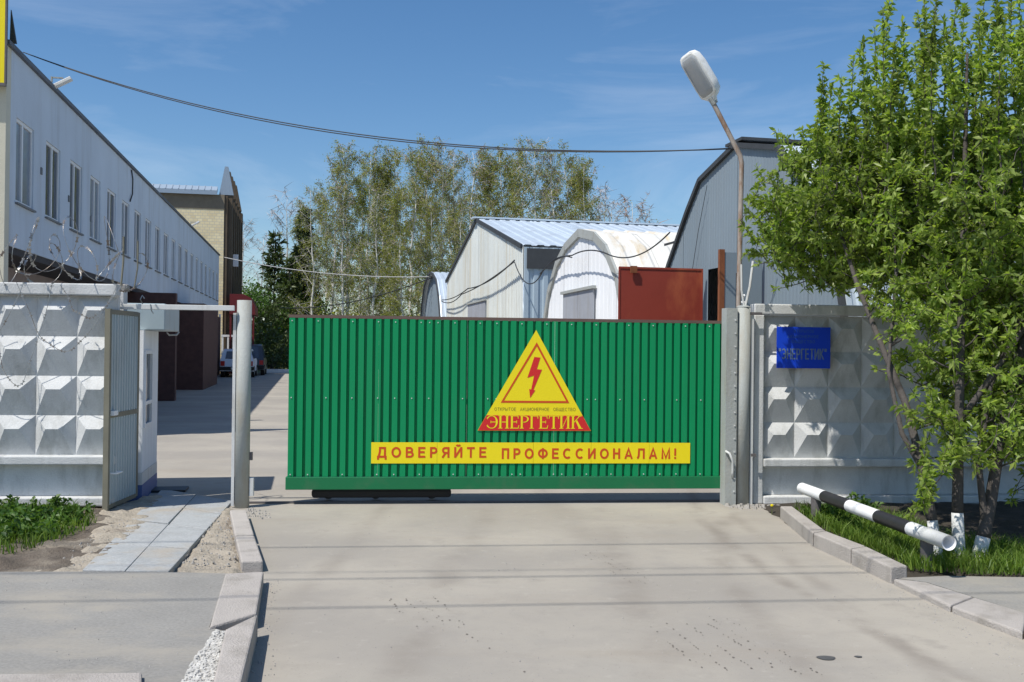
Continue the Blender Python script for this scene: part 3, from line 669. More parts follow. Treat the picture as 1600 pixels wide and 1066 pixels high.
for k, p_ in enumerate(polys):
    mb.add([(xa + (a + .09) / (x + .09) * (xb - xa), -.0035 - .00002 * (k % 7), za + b * (zb_ - za)) for a, b in p_], [tuple(range(len(p_)))])
mb.build('lettering', M['yellow'], t)

t = thing('slogan_sign', 'long yellow banner sign with red slogan low on the green gate', 'sign', GL(1.287, GY - .042, .430), GATE)
BW = 3.40
cuts = [0, .685, 1.70, 2.32, 2.95, BW]
for a, b in zip(cuts, cuts[1:]): MB().box(a + .0012, b - .0012, 0, .004, 0, .220 + random.uniform(-.001, .001)).build('panel', M['yellow'], t)
kx = BW / 498.
place_text('ДОВЕРЯЙТЕ', .112, (589 - 580) * kx, (756 - 580) * kx, -.002, .060, M['red_ink'], t, weight=.185, space=.42)
place_text('ПРОФЕССИОНАЛАМ!', .112, (780 - 580) * kx, (1055 - 580) * kx, -.002, .048, M['red_ink'], t, weight=.185, space=.42)

t = thing('name_sign', 'bright blue name board on the concrete fence right of the gate', 'sign', GL(5.60, .035, 1.465), GATE)
MB().box(0, .60, -.004, .004, 0, .445).build('board', M['blue'], t, bevel=.002)
MB().box(.05, .09, .005, .09, .05, .40).build('batten', M['steel_dark'], t); MB().box(.50, .54, .005, .09, .05, .40).build('batten', M['steel_dark'], t)
place_text('ОТКРЫТОЕ', .03, .185, .415, -.0055, .385, M['blue_ink2'], t, weight=.16)
place_text('АКЦИОНЕРНОЕ', .034, .115, .465, -.0055, .325, M['blue_ink2'], t, weight=.16)
place_text('ОБЩЕСТВО', .034, .165, .425, -.0055, .27, M['blue_ink2'], t, weight=.16)
place_text('"ЭНЕРГЕТИК"', .118, .025, .555, -.0055, .095, M['blue_ink'], t, weight=.13, space=.2)

# ------------------------------------------------------------------ street lamp on the right post
t = thing('street_lamp', 'white street lamp head on a bent rusty pipe above the gate post', 'lamp', (2.495, 10.98, 0))
MB().tube([(0, 0, 0), (0, 0, 2.2), (.018, 0, 3.72), (.0, 0, 3.80), (-.30, -.02, 4.36), (-.33, -.02, 4.42)], .027, 12).build('pole', M['rust_pole'], t, smooth=True)
au = Vector((-.50, -.05, .80)).normalized(); aw = Vector((.80, .50, .30)); aw = (aw - au * aw.dot(au)).normalized(); as_ = au.cross(aw)
P0 = Vector((-.305, -.02, 4.39))
def head(prof, name, m, parent, close=True, k=16):
    mb = MB(); vs = []; fs = []
    for s_, ws, up, dn in prof:
        for i in range(k):
            a = 2 * math.pi * i / k; cx = math.copysign(abs(math.cos(a)) ** .42, math.cos(a)) * ws; sz = math.copysign(abs(math.sin(a)) ** .6, math.sin(a))
            vs.append(P0 + au * s_ + as_ * cx + aw * (sz * (up if sz > 0 else dn)))
    n_ = len(prof)
    for i in range(n_ - 1):
        for j in range(k): fs.append((i * k + j, i * k + (j + 1) % k, (i + 1) * k + (j + 1) % k, (i + 1) * k + j))
    fs.append(tuple(range(k - 1, -1, -1))); fs.append(tuple((n_ - 1) * k + j for j in range(k)))
    return mb.add(vs, fs).build(name, m, parent, smooth=True)
head([(-.03, .03, .03, .03), (.03, .05, .05, .02), (.06, .09, .09, .015), (.10, .128, .115, .015), (.20, .14, .125, .015), (.44, .14, .12, .015), (.54, .132, .10, .015), (.585, .11, .07, .015), (.60, .07, .03, .01)], 'lamp_shell', M['lamp_white'], t)
head([(.085, .07, .005, .018), (.10, .10, .005, .028), (.15, .116, .005, .032), (.48, .116, .005, .032), (.54, .10, .005, .028), (.56, .07, .005, .018)], 'lamp_glass', M['lamp_glass'], t)
head([(.065, .05, .004, .02), (.08, .115, .004, .02), (.10, .132, .004, .02), (.52, .136, .004, .02), (.57, .11, .004, .02), (.59, .06, .004, .02)], 'lamp_rim', M['lamp_white'], t)
MB().tube([P0 - au * .03, P0 + au * .05], .04, 12).build('socket', M['post'], t)

# ------------------------------------------------------------------ barrier rail
t = thing('barrier_rail', 'black and white striped pipe barrier on two posts by the right kerb', 'barrier', (3.02, 8.45, 0))
a = Vector((3.12, 7.08, .30)) - t.location; b = Vector((2.875, 9.82, .30)) - t.location
def hollow(mb, p, q, r, ri, seg=22):
    mb.tube([p, q], r, seg, cap=False); mb.tube([q, p], ri, seg, cap=False)
    d = (Vector(q) - Vector(p)).normalized()
    return mb
for i in range(5):
    p = a.lerp(b, i / 5); q = a.lerp(b, (i + 1) / 5)
    mb = MB(); n0 = len(mb.v); mb.tube([p, q], .054, 24, cap=False)
    if i == 0:
        mb.tube([p, q], .046, 24, cap=False)
        mb.f += [(k, (k + 1) % 24, 48 + (k + 1) % 24, 48 + k) for k in range(24)]
    if i == 4: mb.f.append(tuple(24 + k for k in range(24)))
    mb.build('pipe_section', M['white_paint'] if i % 2 == 0 else M['black_paint'], t, smooth=(i != 4))
for px, py, hh in ((3.125, 7.47, .25), (2.90, 9.45, .25)):
    q = Vector((px, py, 0)) - t.location; MB().tube([q + Vector((0, 0, -.1)), q + Vector((0, 0, hh))], .047, 16).build('post', M['steel_dark'], t)
    MB().box(q.x - .04, q.x + .04, q.y - .03, q.y + .03, hh - .02, hh + .012).build('saddle', M['steel_dark'], t)

# ------------------------------------------------------------------ razor wire
def razor(label, x0, x1, y, z, r, turns, hang, seed):
    rr = random.Random(seed); t = thing('razor_wire_coil', label, 'razor wire', GL(x0, y, z), GATE, 'razor wire coils on the left fence')
    pts = []; n_ = int(turns * 22)
    for i in range(n_ + 1):
        u = i / n_; a = 2 * math.pi * turns * u; q = r * (1 + .15 * math.sin(a * .37 + seed))
        pts.append(Vector(((x1 - x0) * u + .07 * math.sin(a * 1.3), q * .8 * math.cos(a), q * math.sin(a) + .05 * math.sin(a * .23 + seed))))
    MB().tube(pts, .003, 5).build('wire', M['razor'], t, smooth=True)
    bl = MB(); d = 0
    for i in range(2, n_ - 1):
        p = pts[i]; dd = (pts[i + 1] - pts[i - 1]).normalized()
        if rr.random() < .62:
            s_ = dd.cross(Vector((rr.uniform(-1, 1), rr.uniform(-1, 1), rr.uniform(-1, 1)))).normalized() * .019
            w_ = dd * .028
            bl.add([p - w_, p - w_ * .4 + s_ * .5, p - w_ * .9 + s_, p + w_ * .9 + s_, p + w_ * .4 + s_ * .5, p + w_, p + w_ * .9 - s_, p + w_ * .4 - s_ * .5, p - w_ * .4 - s_ * .5, p - w_ * .9 - s_], [(0, 1, 4, 5, 7, 8), (0, 2, 1), (3, 5, 4), (5, 6, 7), (9, 0, 8)])
    q = bl.build('barbs', M['razor'], t); q['kind'] = 'stuff'
    return t
razor('tangled coil of razor wire lying along the top of the left fence', -3.2, -1.15, -.27, 2.55, .30, 5.5, 0, 2)
razor('wide open loops of razor wire at the left end of the left fence', -3.6, -1.7, -.25, 2.45, .22, 4.4, 0, 9)
razor('loose razor wire loops rising at the end of the left fence', -2.1, -.95, -.20, 2.40, .17, 4.3, 0, 5)
t = thing('razor_wire_strand', 'thin razor wire strands hanging in loops down the face of the left fence', 'razor wire', GL(-2.6, -.44, 2.2), GATE)
rr = random.Random(8)
for x0, x1, top, low in ((-.1, .62, .0, -.62), (.30, .88, 0, -.95), (.55, 1.50, .02, -.62), (.95, 1.52, .0, -.30), (-.6, .22, 0, -.45)):
    pts = []
    for i in range(25):
        u = i / 24; pts.append((x0 + (x1 - x0) * u + .02 * math.sin(u * 15), -.03 * math.sin(math.pi * u) - .01, top + (low - top) * math.sin(math.pi * min(u * 1.05, 1)) ** .8 + .015 * math.sin(u * 23)))
    mb = MB().tube(pts, .003, 5)
    for i in range(1, 24, 2):
        p = Vector(pts[i]); d = (Vector(pts[i + 1]) - Vector(pts[i - 1])).normalized(); s_ = d.cross(Vector((0, 1, .2))).normalized() * .016
        mb.add([p - d * .02 + s_, p + d * .02 + s_, p + d * .02 - s_, p - d * .02 - s_, p], [(0, 4, 3), (1, 2, 4)])
    mb.build('strand', M['razor'], t)
t = thing('wire_bracket', 'two thin rusty uprights holding razor wire above the left fence end', 'bracket', GL(-1.16, -.2, 2.2), GATE)
MB().tube([(0, 0, 0), (.02, 0, .25), (.02, 0, .5)], .011, 6).build('rod', M['olive_steel'], t); MB().tube([(.1, .1, 0), (.13, .1, .2), (.13, .1, .47)], .008, 6).build('rod', M['olive_steel'], t)

# ------------------------------------------------------------------ guard booth
t = thing('guard_booth', 'small white guard booth behind the open wicket door', 'booth', W(-1.70, 10.98), SITE)
BL = 1.04
wl = MB()
wl.box(-2.6, 0, 0, .06, .3, 1.79); wl.box(-2.6, 0, BL - .06, BL, .3, 1.79)
wl.box(-.06, 0, .56, BL - .06, .3, 1.79); wl.box(-.06, 0, .06, .56, .3, .76); wl.box(-.06, 0, .06, .56, 1.58, 1.79); wl.box(-2.6, -2.54, .06, BL - .06, .3, 1.79)
wl.build('wall', M['shed_white'], t)
MB().box(-2.6, .006, -.006, BL + .006, -.02, .17).build('plinth', M['cream_blue'], t)
MB().box(-2.6, .004, -.004, BL + .004, .172, .298).build('stripe', M['post_light'], t)
w = MB().box(-.03, .018, .062, .10, .76, 1.58).box(-.03, .018, .515, .558, .76, 1.58).box(-.03, .018, .101, .514, .76, .80).box(-.03, .018, .101, .514, 1.54, 1.58).box(-.03, .016, .101, .514, 1.0, 1.04).build('window', M['pvc'], t)
MB().box(-.02, -.01, .102, .513, 1.041, 1.539).build('pane', M['glass'], w); MB().box(-.02, -.01, .102, .513, .801, .999).build('pane', M['glass'], w)
MB().box(-2.9, .20, .08, BL + .22, 1.793, 2.075).build('roof', M['blue_sheet'], t, bevel=.01)
MB().tube([(.1, BL - .05, 1.78), (.12, BL - .02, 1.75), (.2, BL + .02, 1.755), (.22, BL + .04, 1.79)], .01, 6).build('cable_loop', M['cable_pale'], t)
tag(MB().box(-.36, .22, -.16, .16, 0, .025).build('door_mat', M['black_paint'], None, W(-1.55, 11.75, .001), rotz=SITE), 'black mat on the ground beside the guard booth', 'mat')

# ------------------------------------------------------------------ office building
V0, T0, T1 = -4.9, 17.56, 56.6
LB = T1 - T0
t = thing('office_building', 'long pale two storey office building along the left of the yard', 'building', W(V0, T0), SITE)
ZB, ZT = 3.25, 6.5; WZ0, WZ1 = 4.02, 5.46
w = MB(); ys = [(18.16 + 1.937 * i - T0, 18.16 + 1.937 * i - T0 + 1.1) for i in range(20)]
w.box(-.25, 0, .252, LB, ZB, WZ0); w.box(-.25, 0, .252, LB, WZ1, ZT)
prev = .252
for a, b in ys + [(LB, LB)]:
    if a - prev > .01: w.box(-.25, 0, prev, a, WZ0, WZ1)
    prev = b
w.box(-9, -.252, LB - .25, LB, 0, ZT)
w.build('facade_wall', M['white_wall'], t)
MB().box(-9, .0, .0, .25, 0, ZT).build('front_wall', M['cream_wall'], t)
MB().box(-9, -.02, .253, LB - .253, ZB - .12, ZB - .002).build('soffit', M['shaded_soffit'], t)
MB().box(-1.2, -.95, .252, LB - .252, 0, ZB - .122).build('lower_wall', M['peach'], t)
MB().box(-9, -.45, .26, LB - .26, ZT - .2, ZT - .1).build('roof', M['roof_edge'], t)
MB().box(-9, .06, -.06, LB + .06, ZT + .002, ZT + .075).build('roof_edge', M['roof_edge'], t)
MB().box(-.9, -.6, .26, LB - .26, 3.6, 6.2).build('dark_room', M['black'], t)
for i, (a, b) in enumerate(ys):
    x0, x1 = -.085, -.03; fw = .055
    f = MB().box(x0, x1, a, a + fw, WZ0, WZ1).box(x0, x1, b - fw, b, WZ0, WZ1).box(x0, x1, a + fw, b - fw, WZ0, WZ0 + fw).box(x0, x1, a + fw, b - fw, WZ1 - fw, WZ1)
    mid = a + (b - a) * (.42 if i % 2 == 0 else .5)
    f.box(x0, x1 + .005, mid - .04, mid + .04, WZ0 + fw, WZ1 - fw)
    win = f.build('window', M['pvc'], t)
    MB().box(-.065, -.055, a + fw, mid - .04, WZ0 + fw, WZ1 - fw).build('pane', M['glass' if (i * 7) % 5 > 1 else 'curtain_glass'], win)
    MB().box(-.065, -.055, mid + .04, b - fw, WZ0 + fw, WZ1 - fw).build('pane', M['curtain_glass' if (i * 5) % 7 < 2 else 'glass'], win)
    MB().box(-.03, .05, a - .03, b + .03, WZ0 - .035, WZ0 - .003).build('sill', M['sill'], win)
MB().box(-1.0, 1.1, 12.6, 12.95, 0, ZB - .13).build('wing_wall', M['brown_brick'], t)
MB().box(-.94, 1.15, 19.9, 25.6, 0, ZB - .13).build('porch', M['brown_brick'], t)
MB().box(-.94, .15, 25.602, 38.7, 0, ZB - .13).build('ground_floor_wall', M['brown_brick'], t)
MB().tube([(.09, LB - .1, 0), (.09, LB - .1, 3.3)], .05, 8).build('drain_pipe', M['pvc'], t)
MB().tube([(.02, 11.5, 6.45), (.05, 11.55, 6.2), (.04, 11.6, 5.8), (.03, 11.3, 5.55)], .02, 6).build('conduit', M['cable'], t)
for yy, zz in ((2.15, 4.75), (4.3, 4.55), (6.4, 4.4)): MB().box(.001, .02, yy, yy + .09, zz, zz + .13).build('junction_box', M['sill'], t)

def floodlight(label, v, tt, z, big):
    t = thing('floodlight', label, 'lamp', W(v, tt, z), SITE, 'floodlights on the office roof')
    MB().box(-.05, .30, -.03, .03, .10, .14).build('bracket', M['post'], t); MB().box(-.05, -.01, -.05, .05, -.02, .14).build('foot', M['post'], t)
    t.scale = (.62, .62, .62)
    mb = MB().box(-.05, .52, -.13, .13, -.05, .05); mb.v = [(x * .87 + z_ * -.5, y, x * .5 + z_ * .87) for x, y, z_ in mb.v]
    mb.build('lamp_head', M['lamp_white'], t, loc=(.02, .30, -.06), bevel=.015)
floodlight('pale floodlight on the office roof edge nearest the yellow banner', -4.85, 20.3, 6.62, 1)
floodlight('pale floodlight at the far end of the office roof before the brick gable', -4.85, 43.0, 6.62, 1)

t = thing('banner_sign', 'tall yellow banner on the corner of the office building', 'sign', W(-4.95, 17.42, 5.84), SITE)
MB().box(-1.6, .06, -.02, .02, 0, 3.2).build('panel', M['yellow'], t); f = MB().box(-1.62, .085, -.03, .03, -.05, -.002).box(.062, .09, -.03, .03, 0, 3.2); f.build('frame', M['steel_dark'], t)
tag(MB().add([(0, 0, 0), (.10, 0, 0), (.01, 0, .55), (0, .06, 0), (.10, .06, 0), (.01, .06, .55)], [(0, 1, 2), (3, 5, 4), (0, 3, 4, 1), (1, 4, 5, 2), (0, 2, 5, 3)]).build('banner_strut', M['trim_dark'], None, W(-4.9, 17.7, 6.58), rotz=SITE), 'dark triangular strut on the roof behind the yellow banner', 'strut')

# ------------------------------------------------------------------ brick building at the end of the yard
t = thing('brick_building', 'tall yellow brick building with metal roof behind the office block', 'building', W(-4.87, 59), SITE)
MB().box(-16, 0, 0, 9.5, 0, 9.35).build('wall', M['yellow_brick'], t)
MB().box(-16, .02, -.02, 9.5, 9.352, 10.2).build('cornice_band', M['band'], t)
MB().prism([(-16, -.25, 10.15), (-.38, -.25, 10.15), (-.38, -.25, 10.4), (-16, -.25, 10.4)], (0, .4, .28)).build('roof', M['metal_roof'], t)
mb = MB()
for i in range(44):
    x = -15.8 + i * .35; mb.prism([(x, -.26, 10.40), (x + .04, -.26, 10.40), (x + .04, -.26, 10.43), (x, -.26, 10.43)], (0, .4, .28))
mb.build('roof_seams', M['metal_roof'], t)['kind'] = 'stuff'
MB().box(.022, .18, .05, 9.4, 0, 10.1).build('side_cladding', M['brick_brown'], t)
for i in range(6):
    y = .2 + i * 1.7
    MB().box(.182, .44, y, y + .7, 0, 10.3).build('pilaster', M['brick_brown'], t)
    if i < 5: MB().prism([(-.3, y - .05, 10.22), (.5, y - .05, 10.22), (.18, y - .05, 11.85), (.0, y - .05, 11.85)], (0, .35, 0)).build('roof_peak', M['metal_roof'] if i == 0 else M['brick_brown'], t)
MB().box(.46, .75, 1.0, 1.15, 6.2, 6.9).build('air_unit', M['pvc'], t)
c_ = MB().prism([(.45, -1, 3.35), (1.85, -1, 3.35), (1.83, -1, 3.8), (1.6, -1, 4.3), (1.2, -1, 4.5), (.45, -1, 4.5)], (0, 3.5, 0)).build('canopy', M['canopy_red'], t)
MB().box(.46, .56, -.95, -.85, 0, 3.35).build('canopy_post', M['canopy_red'], t); MB().box(1.7, 1.8, -.95, -.85, 0, 3.35).build('canopy_post', M['canopy_red'], t)
MB().box(.185, 1.7, -.6, 2.4, 0, 1.05).build('porch_steps', M['brown_brick'], t)
b = MB().box(.0, 1.0, -.75, -.65, 2.08, 2.2).box(.0, 1.0, -.75, -.65, 1.06, 1.14)
for i in range(4): b.box(.02 + i * .3, .12 + i * .3, -.74, -.66, 1.14, 2.08)
b.build('balustrade', M['white_paint'], t)

# ------------------------------------------------------------------ cars
def car(label, loc, rot, paint, sc=1.0, tall=0.0):
    t = thing('parked_car', label, 'car', loc, rot, 'cars parked by the office')
    # local: +y forward, rear at y=0, width 1.62, length 4
    prof = [(0.0, .32), (.02, .62), (.06, .86), (.30, 1.36 + tall), (.55, 1.42 + tall), (1.9, 1.43 + tall), (2.15, 1.38 + tall), (2.85, .92), (3.8, .80), (3.98, .62), (4.0, .32)]
    mb = MB(); vs = []; fs = []; n_ = len(prof)
    for sgn in (-1, 1):
        for y, z in prof:
            inset = 0 if z < .95 else .14
            vs.append((sgn * (.81 - inset), y, z))
    for i in range(n_ - 1): fs.append((i, i + 1, n_ + i + 1, n_ + i))
    # sides: two strips
    low = [(y, .32) for y, z in prof]
    base = len(vs)
    for sgn in (-1, 1):
        for y, z in prof: vs.append((sgn * .81, y, .3))
    for s_ in (0, 1):
        for i in range(n_ - 1):
            fs.append((s_ * n_ + i, s_ * n_ + i + 1, base + s_ * n_ + i + 1, base + s_ * n_ + i))
    fs.append(tuple(base + i for i in range(n_)) + tuple(base + n_ + i for i in range(n_ - 1, -1, -1)))
    mb.add(vs, fs).build('body', paint, t, bevel=.03)
    MB().prism([(-.56, .10, .93), (.56, .10, .93), (.50, .265, 1.30 + tall), (-.50, .265, 1.30 + tall)], (0, -.02, .01)).build('rear_window', M['glass'], t)
    MB().prism([(-.58, 2.72, 1.03), (.58, 2.72, 1.03), (.52, 2.24, 1.33 + tall), (-.52, 2.24, 1.33 + tall)], (0, .03, .03)).build('windscreen', M['glass'], t)
    for sg in (-1, 1):
        MB().prism([(sg * .80, .5, .95), (sg * .80, 2.5, .95), (sg * .685, 2.05, 1.32 + tall), (sg * .685, .6, 1.32 + tall)], (sg * .02, 0, 0)).build('side_window', M['glass'], t)
        MB().box(sg * .68 - .1, sg * .68 + .1, -.012, .05, .58, .82).build('tail_light', M['tail'], t)
        for y in (.75, 3.2):
            wh = MB().tube([(sg * .62, y, .29), (sg * .83, y, .29)], .29, 18).build('wheel', M['rubber'], t); MB().tube([(sg * .825, y, .29), (sg * .84, y, .29)], .17, 12).build('hubcap', M['post'], wh)
    MB().box(-.82, .82, -.07, .06, .36, .54).build('bumper', M['rubber'], t, bevel=.02); MB().box(-.26, .26, -.082, -.071, .40, .51).build('number_plate', M['white_paint'], t)
    return t
car('pale blue hatchback parked behind the left gate pole', W(-3.55, 51.6), SITE, M['car_blue'])
car('dark car parked just right of the pale blue hatchback', W(-3.2, 55.2), SITE, M['car_dark'], tall=.25)

# ------------------------------------------------------------------ hangars
def interp(prof):
    ps = sorted(prof)
    def f(y):
        for (a, za), (b, zb) in zip(ps, ps[1:]):
            if a <= y <= b: return za + (zb - za) * (y - a) / max(b - a, 1e-6)
        return ps[0][1] if y < ps[0][0] else ps[-1][1]
    return f
def hangar(label, tc_, prof, length, gm, rm, pitch, sheet_w, rsheet, trim, door=None, opening=None, v=6.3, over=.25, eave_wall=None, cat='hangar', trw=.10, ribd=.025):
    """prof: half outline list (offset from the middle, height) from foot to ridge, mirrored; gable looks on to the yard"""
    t = thing('hangar', label, cat, W(v, tc_), SITE, 'sheet metal hangars along the right of the yard')
    full = [(-y, z) for y, z in prof] + [(y, z) for y, z in prof[::-1] if y > 1e-6]
    if prof[-1][0] > 1e-6: pass
    top_at = {}
    for y, z in full: top_at[y] = max(z, top_at.get(y, .02))
    zt = interp(list(top_at.items()))
    hw = max(y for y, z in prof); a = -hw
    k = 0; top = lambda y: zt(y) - .02
    while a < hw - .01:
        b = min(a + sheet_w, hw)
        segs = [(a, b, 0)]
        if opening:
            y0, y1, zo = opening
            segs = []
            for p, q in ((a, min(b, y0)), (max(a, y1), b)):
                if q - p > .01: segs.append((p, q, 0))
            p, q = max(a, y0), min(b, y1)
            if q - p > .01: segs.append((p, q, zo))
        for p, q, zb in segs:
            MB().rib((-.004 * (k % 2), 0, 0), (0, 1, 0), (-1, 0, 0), p, q, zb, top, pitch, ribd).build('gable_sheet', gm, t)
        a = b; k += 1
    x = -over; k = 0; halves = [full[:len(full) // 2 + 1], full[len(full) // 2:]] if len(full) % 2 == 1 else [full[:len(full) // 2], full[len(full) // 2 - 1:]]
    halves = [[(-y, z) for y, z in prof], [(y, z) for y, z in prof[::-1]]]
    while x < length:
        x1 = min(x + rsheet, length)
        for hv in halves:
            hv2 = [p for p in hv]
            if eave_wall is not None: hv2 = [p for p in hv if p[1] >= eave_wall - 1e-6]
            MB().loft([(y, z + .004 * (k % 2)) for y, z in hv2], x, x1 - .002, pitch * 1.6, .03).build('roof_sheet', rm, t)
        x = x1; k += 1
    # trim along the gable edge
    tr = MB(); fl = [p for p in full if eave_wall is None or p[1] >= eave_wall - .05]
    for (y0, z0), (y1, z1) in zip(fl, fl[1:]):
        d = Vector((0, y1 - y0, z1 - z0))
        if d.length < 1e-5: continue
        nrm = Vector((0, -d.z, d.y)).normalized()
        q = [Vector((-over - .03, y0, z0)) - nrm * trw, Vector((-over - .03, y1, z1)) - nrm * trw, Vector((-over - .03, y1, z1)) + nrm * .035, Vector((-over - .03, y0, z0)) + nrm * .035]
        tr.prism(q, (.06, 0, 0))
    tr.build('gable_trim', trim, t)
    MB().prism([(length, y, z) for y, z in full] , (.05, 0, 0)).build('rear_wall', gm, t)
    if door:
        y0, y1, zd, nl, dm = door
        for i in range(nl):
            p = y0 + (y1 - y0) * i / nl; q = y0 + (y1 - y0) * (i + 1) / nl - .02
            MB().box(-.075, -.035, p, q, 0, zd).build('door', dm, t)
        MB().box(-.12, -.03, y0 - .1, y1 + .1, zd + .003, zd + .07).build('door_lintel', M['post'], t)
    return t
# far small arch
arch1 = [(4.9, 0), (4.75, 1.6), (4.3, 3.0), (3.6, 4.1), (2.6, 4.95), (1.3, 5.35), (0, 5.5)]
hangar('small grey arched hangar at the far end of the row', 51.2, arch1, 14, M['shed_grey'], M['galv'], .2, 1.2, 1.5, M['trim_dark'])
# big pitched shed
ps = [(8.5, 0), (8.5, 4.75), (0, 6.6)]
sh = hangar('large pale stained shed with a pitched galvanised roof', 37.9, ps, 40, M['shed_cream'], M['galv'], .25, 1.15, 1.1, M['trim_dark'], door=(-2.3, 1.7, 3.35, 2, M['door_grey']), over=.06, eave_wall=4.75, cat='shed')
for k in range(30):
    MB().rib((0, -8.5, 0), (1, 0, 0), (0, -1, 0), .02 + k * 1.2, .02 + (k + 1) * 1.2 - .003, 0, 4.7, .3, .04).build('side_sheet', M['shed_blue'], sh)
MB().box(.1, 39, -8.6, -8.545, 4.05, 4.66).build('eave_shadow', M['trim_dark'], sh)  # dark strip standing in for the eave's shadow on the side wall
MB().box(-.22, 40, -.25, .25, 6.605, 6.665).build('ridge_cap', M['galv'], sh)
# white arch
arch3 = [(3.95, 0), (3.85, 1.6), (3.62, 2.5), (3.15, 3.4), (2.4, 4.02), (1.5, 4.32), (.6, 4.43), (0, 4.45)]
arch3 = [(4.0, 0), (3.75, 1.7), (3.5, 2.45), (3.05, 3.2), (2.2, 3.88), (1.3, 4.25), (0, 4.47)]
h3 = hangar('white arched hangar with ivory rust-streaked roof in the middle of the row', 22.9, arch3, 34, M['shed_white'], M['shed_ivory'], .33, 1.1, 1.0, M['post'], door=(-1.35, 1.35, 3.0, 2, M['door_grey']), over=.04, trw=.16, ribd=.008)
# big grey hangar, doors open
ph = [(3.35, 0), (3.2, 2.0), (2.87, 3.10), (1.94, 4.0), (1.40, 4.45), (0, 4.76)]
h4 = hangar('tall grey gambrel hangar with red door leaf behind the lamp post', 14.07, ph, 30, M['shed_grey'], M['galv'], .10, 1.1, 1.1, M['trim_dark'], opening=(-.9, 1.05, 2.95), over=.03, trw=.04, ribd=.0035)
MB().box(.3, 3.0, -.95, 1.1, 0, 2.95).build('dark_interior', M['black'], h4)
MB().box(-.06, 30, -.30, .30, 4.775, 4.82).build('ridge_cap', M['trim_dark'], h4)
dl = MB().box(-1.50, -.10, 1.06, 1.10, .05, 2.95).build('red_door_leaf', M['red_door'], h4); dl['label'] = 'red painted steel door leaf standing open'
MB().box(-1.51, -.09, 1.05, 1.058, 2.93, 2.96).box(-1.51, -1.485, 1.05, 1.058, .05, 2.929).box(-.115, -.09, 1.05, 1.058, .05, 2.929).build('leaf_frame', M['red_door'], dl)
MB().box(-1.33, -1.22, 1.0, 1.028, 2.86, 2.97).build('door_hinge', M['rust'], dl)
d2 = MB().box(-.62, -.06, -1.02, -.98, .05, 3.02).build('grey_door_leaf', M['shed_grey'], h4); MB().box(-.70, -.625, -1.03, -.97, .03, 3.06).build('leaf_edge', M['rust'], d2)
MB().box(-.045, -.03, 2.35, 3.0, 3.52, 3.56).build('gable_seam', M['trim_dark'], h4)
MB().tube([(-.06, 1.0, 4.3), (-.06, 1.35, 3.6), (-.06, 1.7, 2.7)], .005, 5).build('hanging_cable', M['cable'], h4)

# black strip for the dark gap that holds the white insulators
t = thing('wire_insulator', 'dark slot with white insulators on the wall above the right fence', 'insulator', GL(5.44, .9, 1.7), GATE)
MB().box(0, .05, 0, .03, .2, .85).build('dark_gap', M['black'], t)
for z in (.42, .5, .58): MB().tube([(.0, -.02, z), (.09, -.02, z)], .022, 8).build('insulator', M['white_paint'], t)
MB().box(.02, .17, -.03, .1, .18, .34).build('junction_box', M['black'], t); MB().tube([(.03, .02, -1.7), (.03, .02, .2)], .03, 8).build('stand', M['post'], t)

# ------------------------------------------------------------------ cables
def catenary(p, q, sag, n_=28): 
    p = Vector(p); q = Vector(q); return [p.lerp(q, i / n_) - Vector((0, 0, sag * 4 * (i / n_) * (1 - i / n_))) for i in range(n_ + 1)]
def cable(label, strands, r, m, name='overhead_cable'):
    t = thing(name, label, 'cable', strands[0][0], 0.0, 'overhead cables')
    for p, q, sag in strands:
        MB().tube([x - Vector(strands[0][0]) for x in catenary(p, q, sag)], r, 5).build('strand', m, t, smooth=True)
    return t
E1 = Vector((2.83, 13.0, 4.29)); B1 = W(-4.85, 18.3, 6.6)
cable('black cable sagging from the office corner across the sky to the hangar', [(B1, E1, .58), (B1, E1 + Vector((.05, .02, .0)), .55)], .0085, M['cable'])
cable('pale thin cable from the far office end to the small hangar', [(W(-4.6, 56.3, 6.4), W(6.3, 51.5, 5.3), .35)], .022, M['cable_pale'])
A0 = W(6.1, 46.3, 4.5)
cable('black cable bundle looped across the front of the stained shed', [(W(6.05, 46.3, 3.85), W(6.05, 38.5, 3.95), .12), (W(6.05, 38.5, 3.95), W(6.05, 29.5, 4.3), .18), (W(6.03, 46.3, 3.8), W(6.03, 40, 3.8), .2), (W(6.03, 40, 3.8), W(6.03, 29.5, 4.25), .1)], .022, M['cable'])
cable('dark cable swag between the stained shed and the white hangar', [(W(6.05, 29.5, 4.25), W(6.08, 26.0, 3.65), .45), (W(6.06, 26.1, 3.65), W(6.06, 22.8, 3.85), -.12), (W(6.06, 22.8, 3.85), W(6.0, 19.7, 3.6), -.1), (W(6.06, 26.1, 3.6), W(6.06, 22.8, 3.8), -.2)], .016, M['cable'])
cable('dark cable from the white hangar to the tall grey hangar', [(W(6.0, 19.7, 3.6), W(6.15, 16.5, 3.7), .22)], .014, M['cable'])
cable('dark cable from the trees to the small far hangar', [(W(-2, 70, 4.2), W(6.2, 51.6, 5.25), .5)], .03, M['cable'])
# power lines above the pavement, seen by their shadows across the drive
for k, (x_, y_, hh) in enumerate([(-1.65, 7.03, 7.2), (-1.467, 6.264, 7.4), (-1.91, 8.145, 7.0), (-1.6, 7.25, 8.6)]):
    p = Vector((x_, y_, 0)) + Vector((-.46, -.40, 1)) * hh; d = Vector((math.cos(R(5.9)), math.sin(R(5.9)), 0))
    cable('overhead power line whose shadow on the drive is ' + ['the middle one of the bold three', 'the one nearest the viewer', 'the one nearest the gate', 'the faintest'][k], [(p - d * 22, p + d * 30, .05)], .0105 if k < 3 else .006, M['cable'], 'power_line')

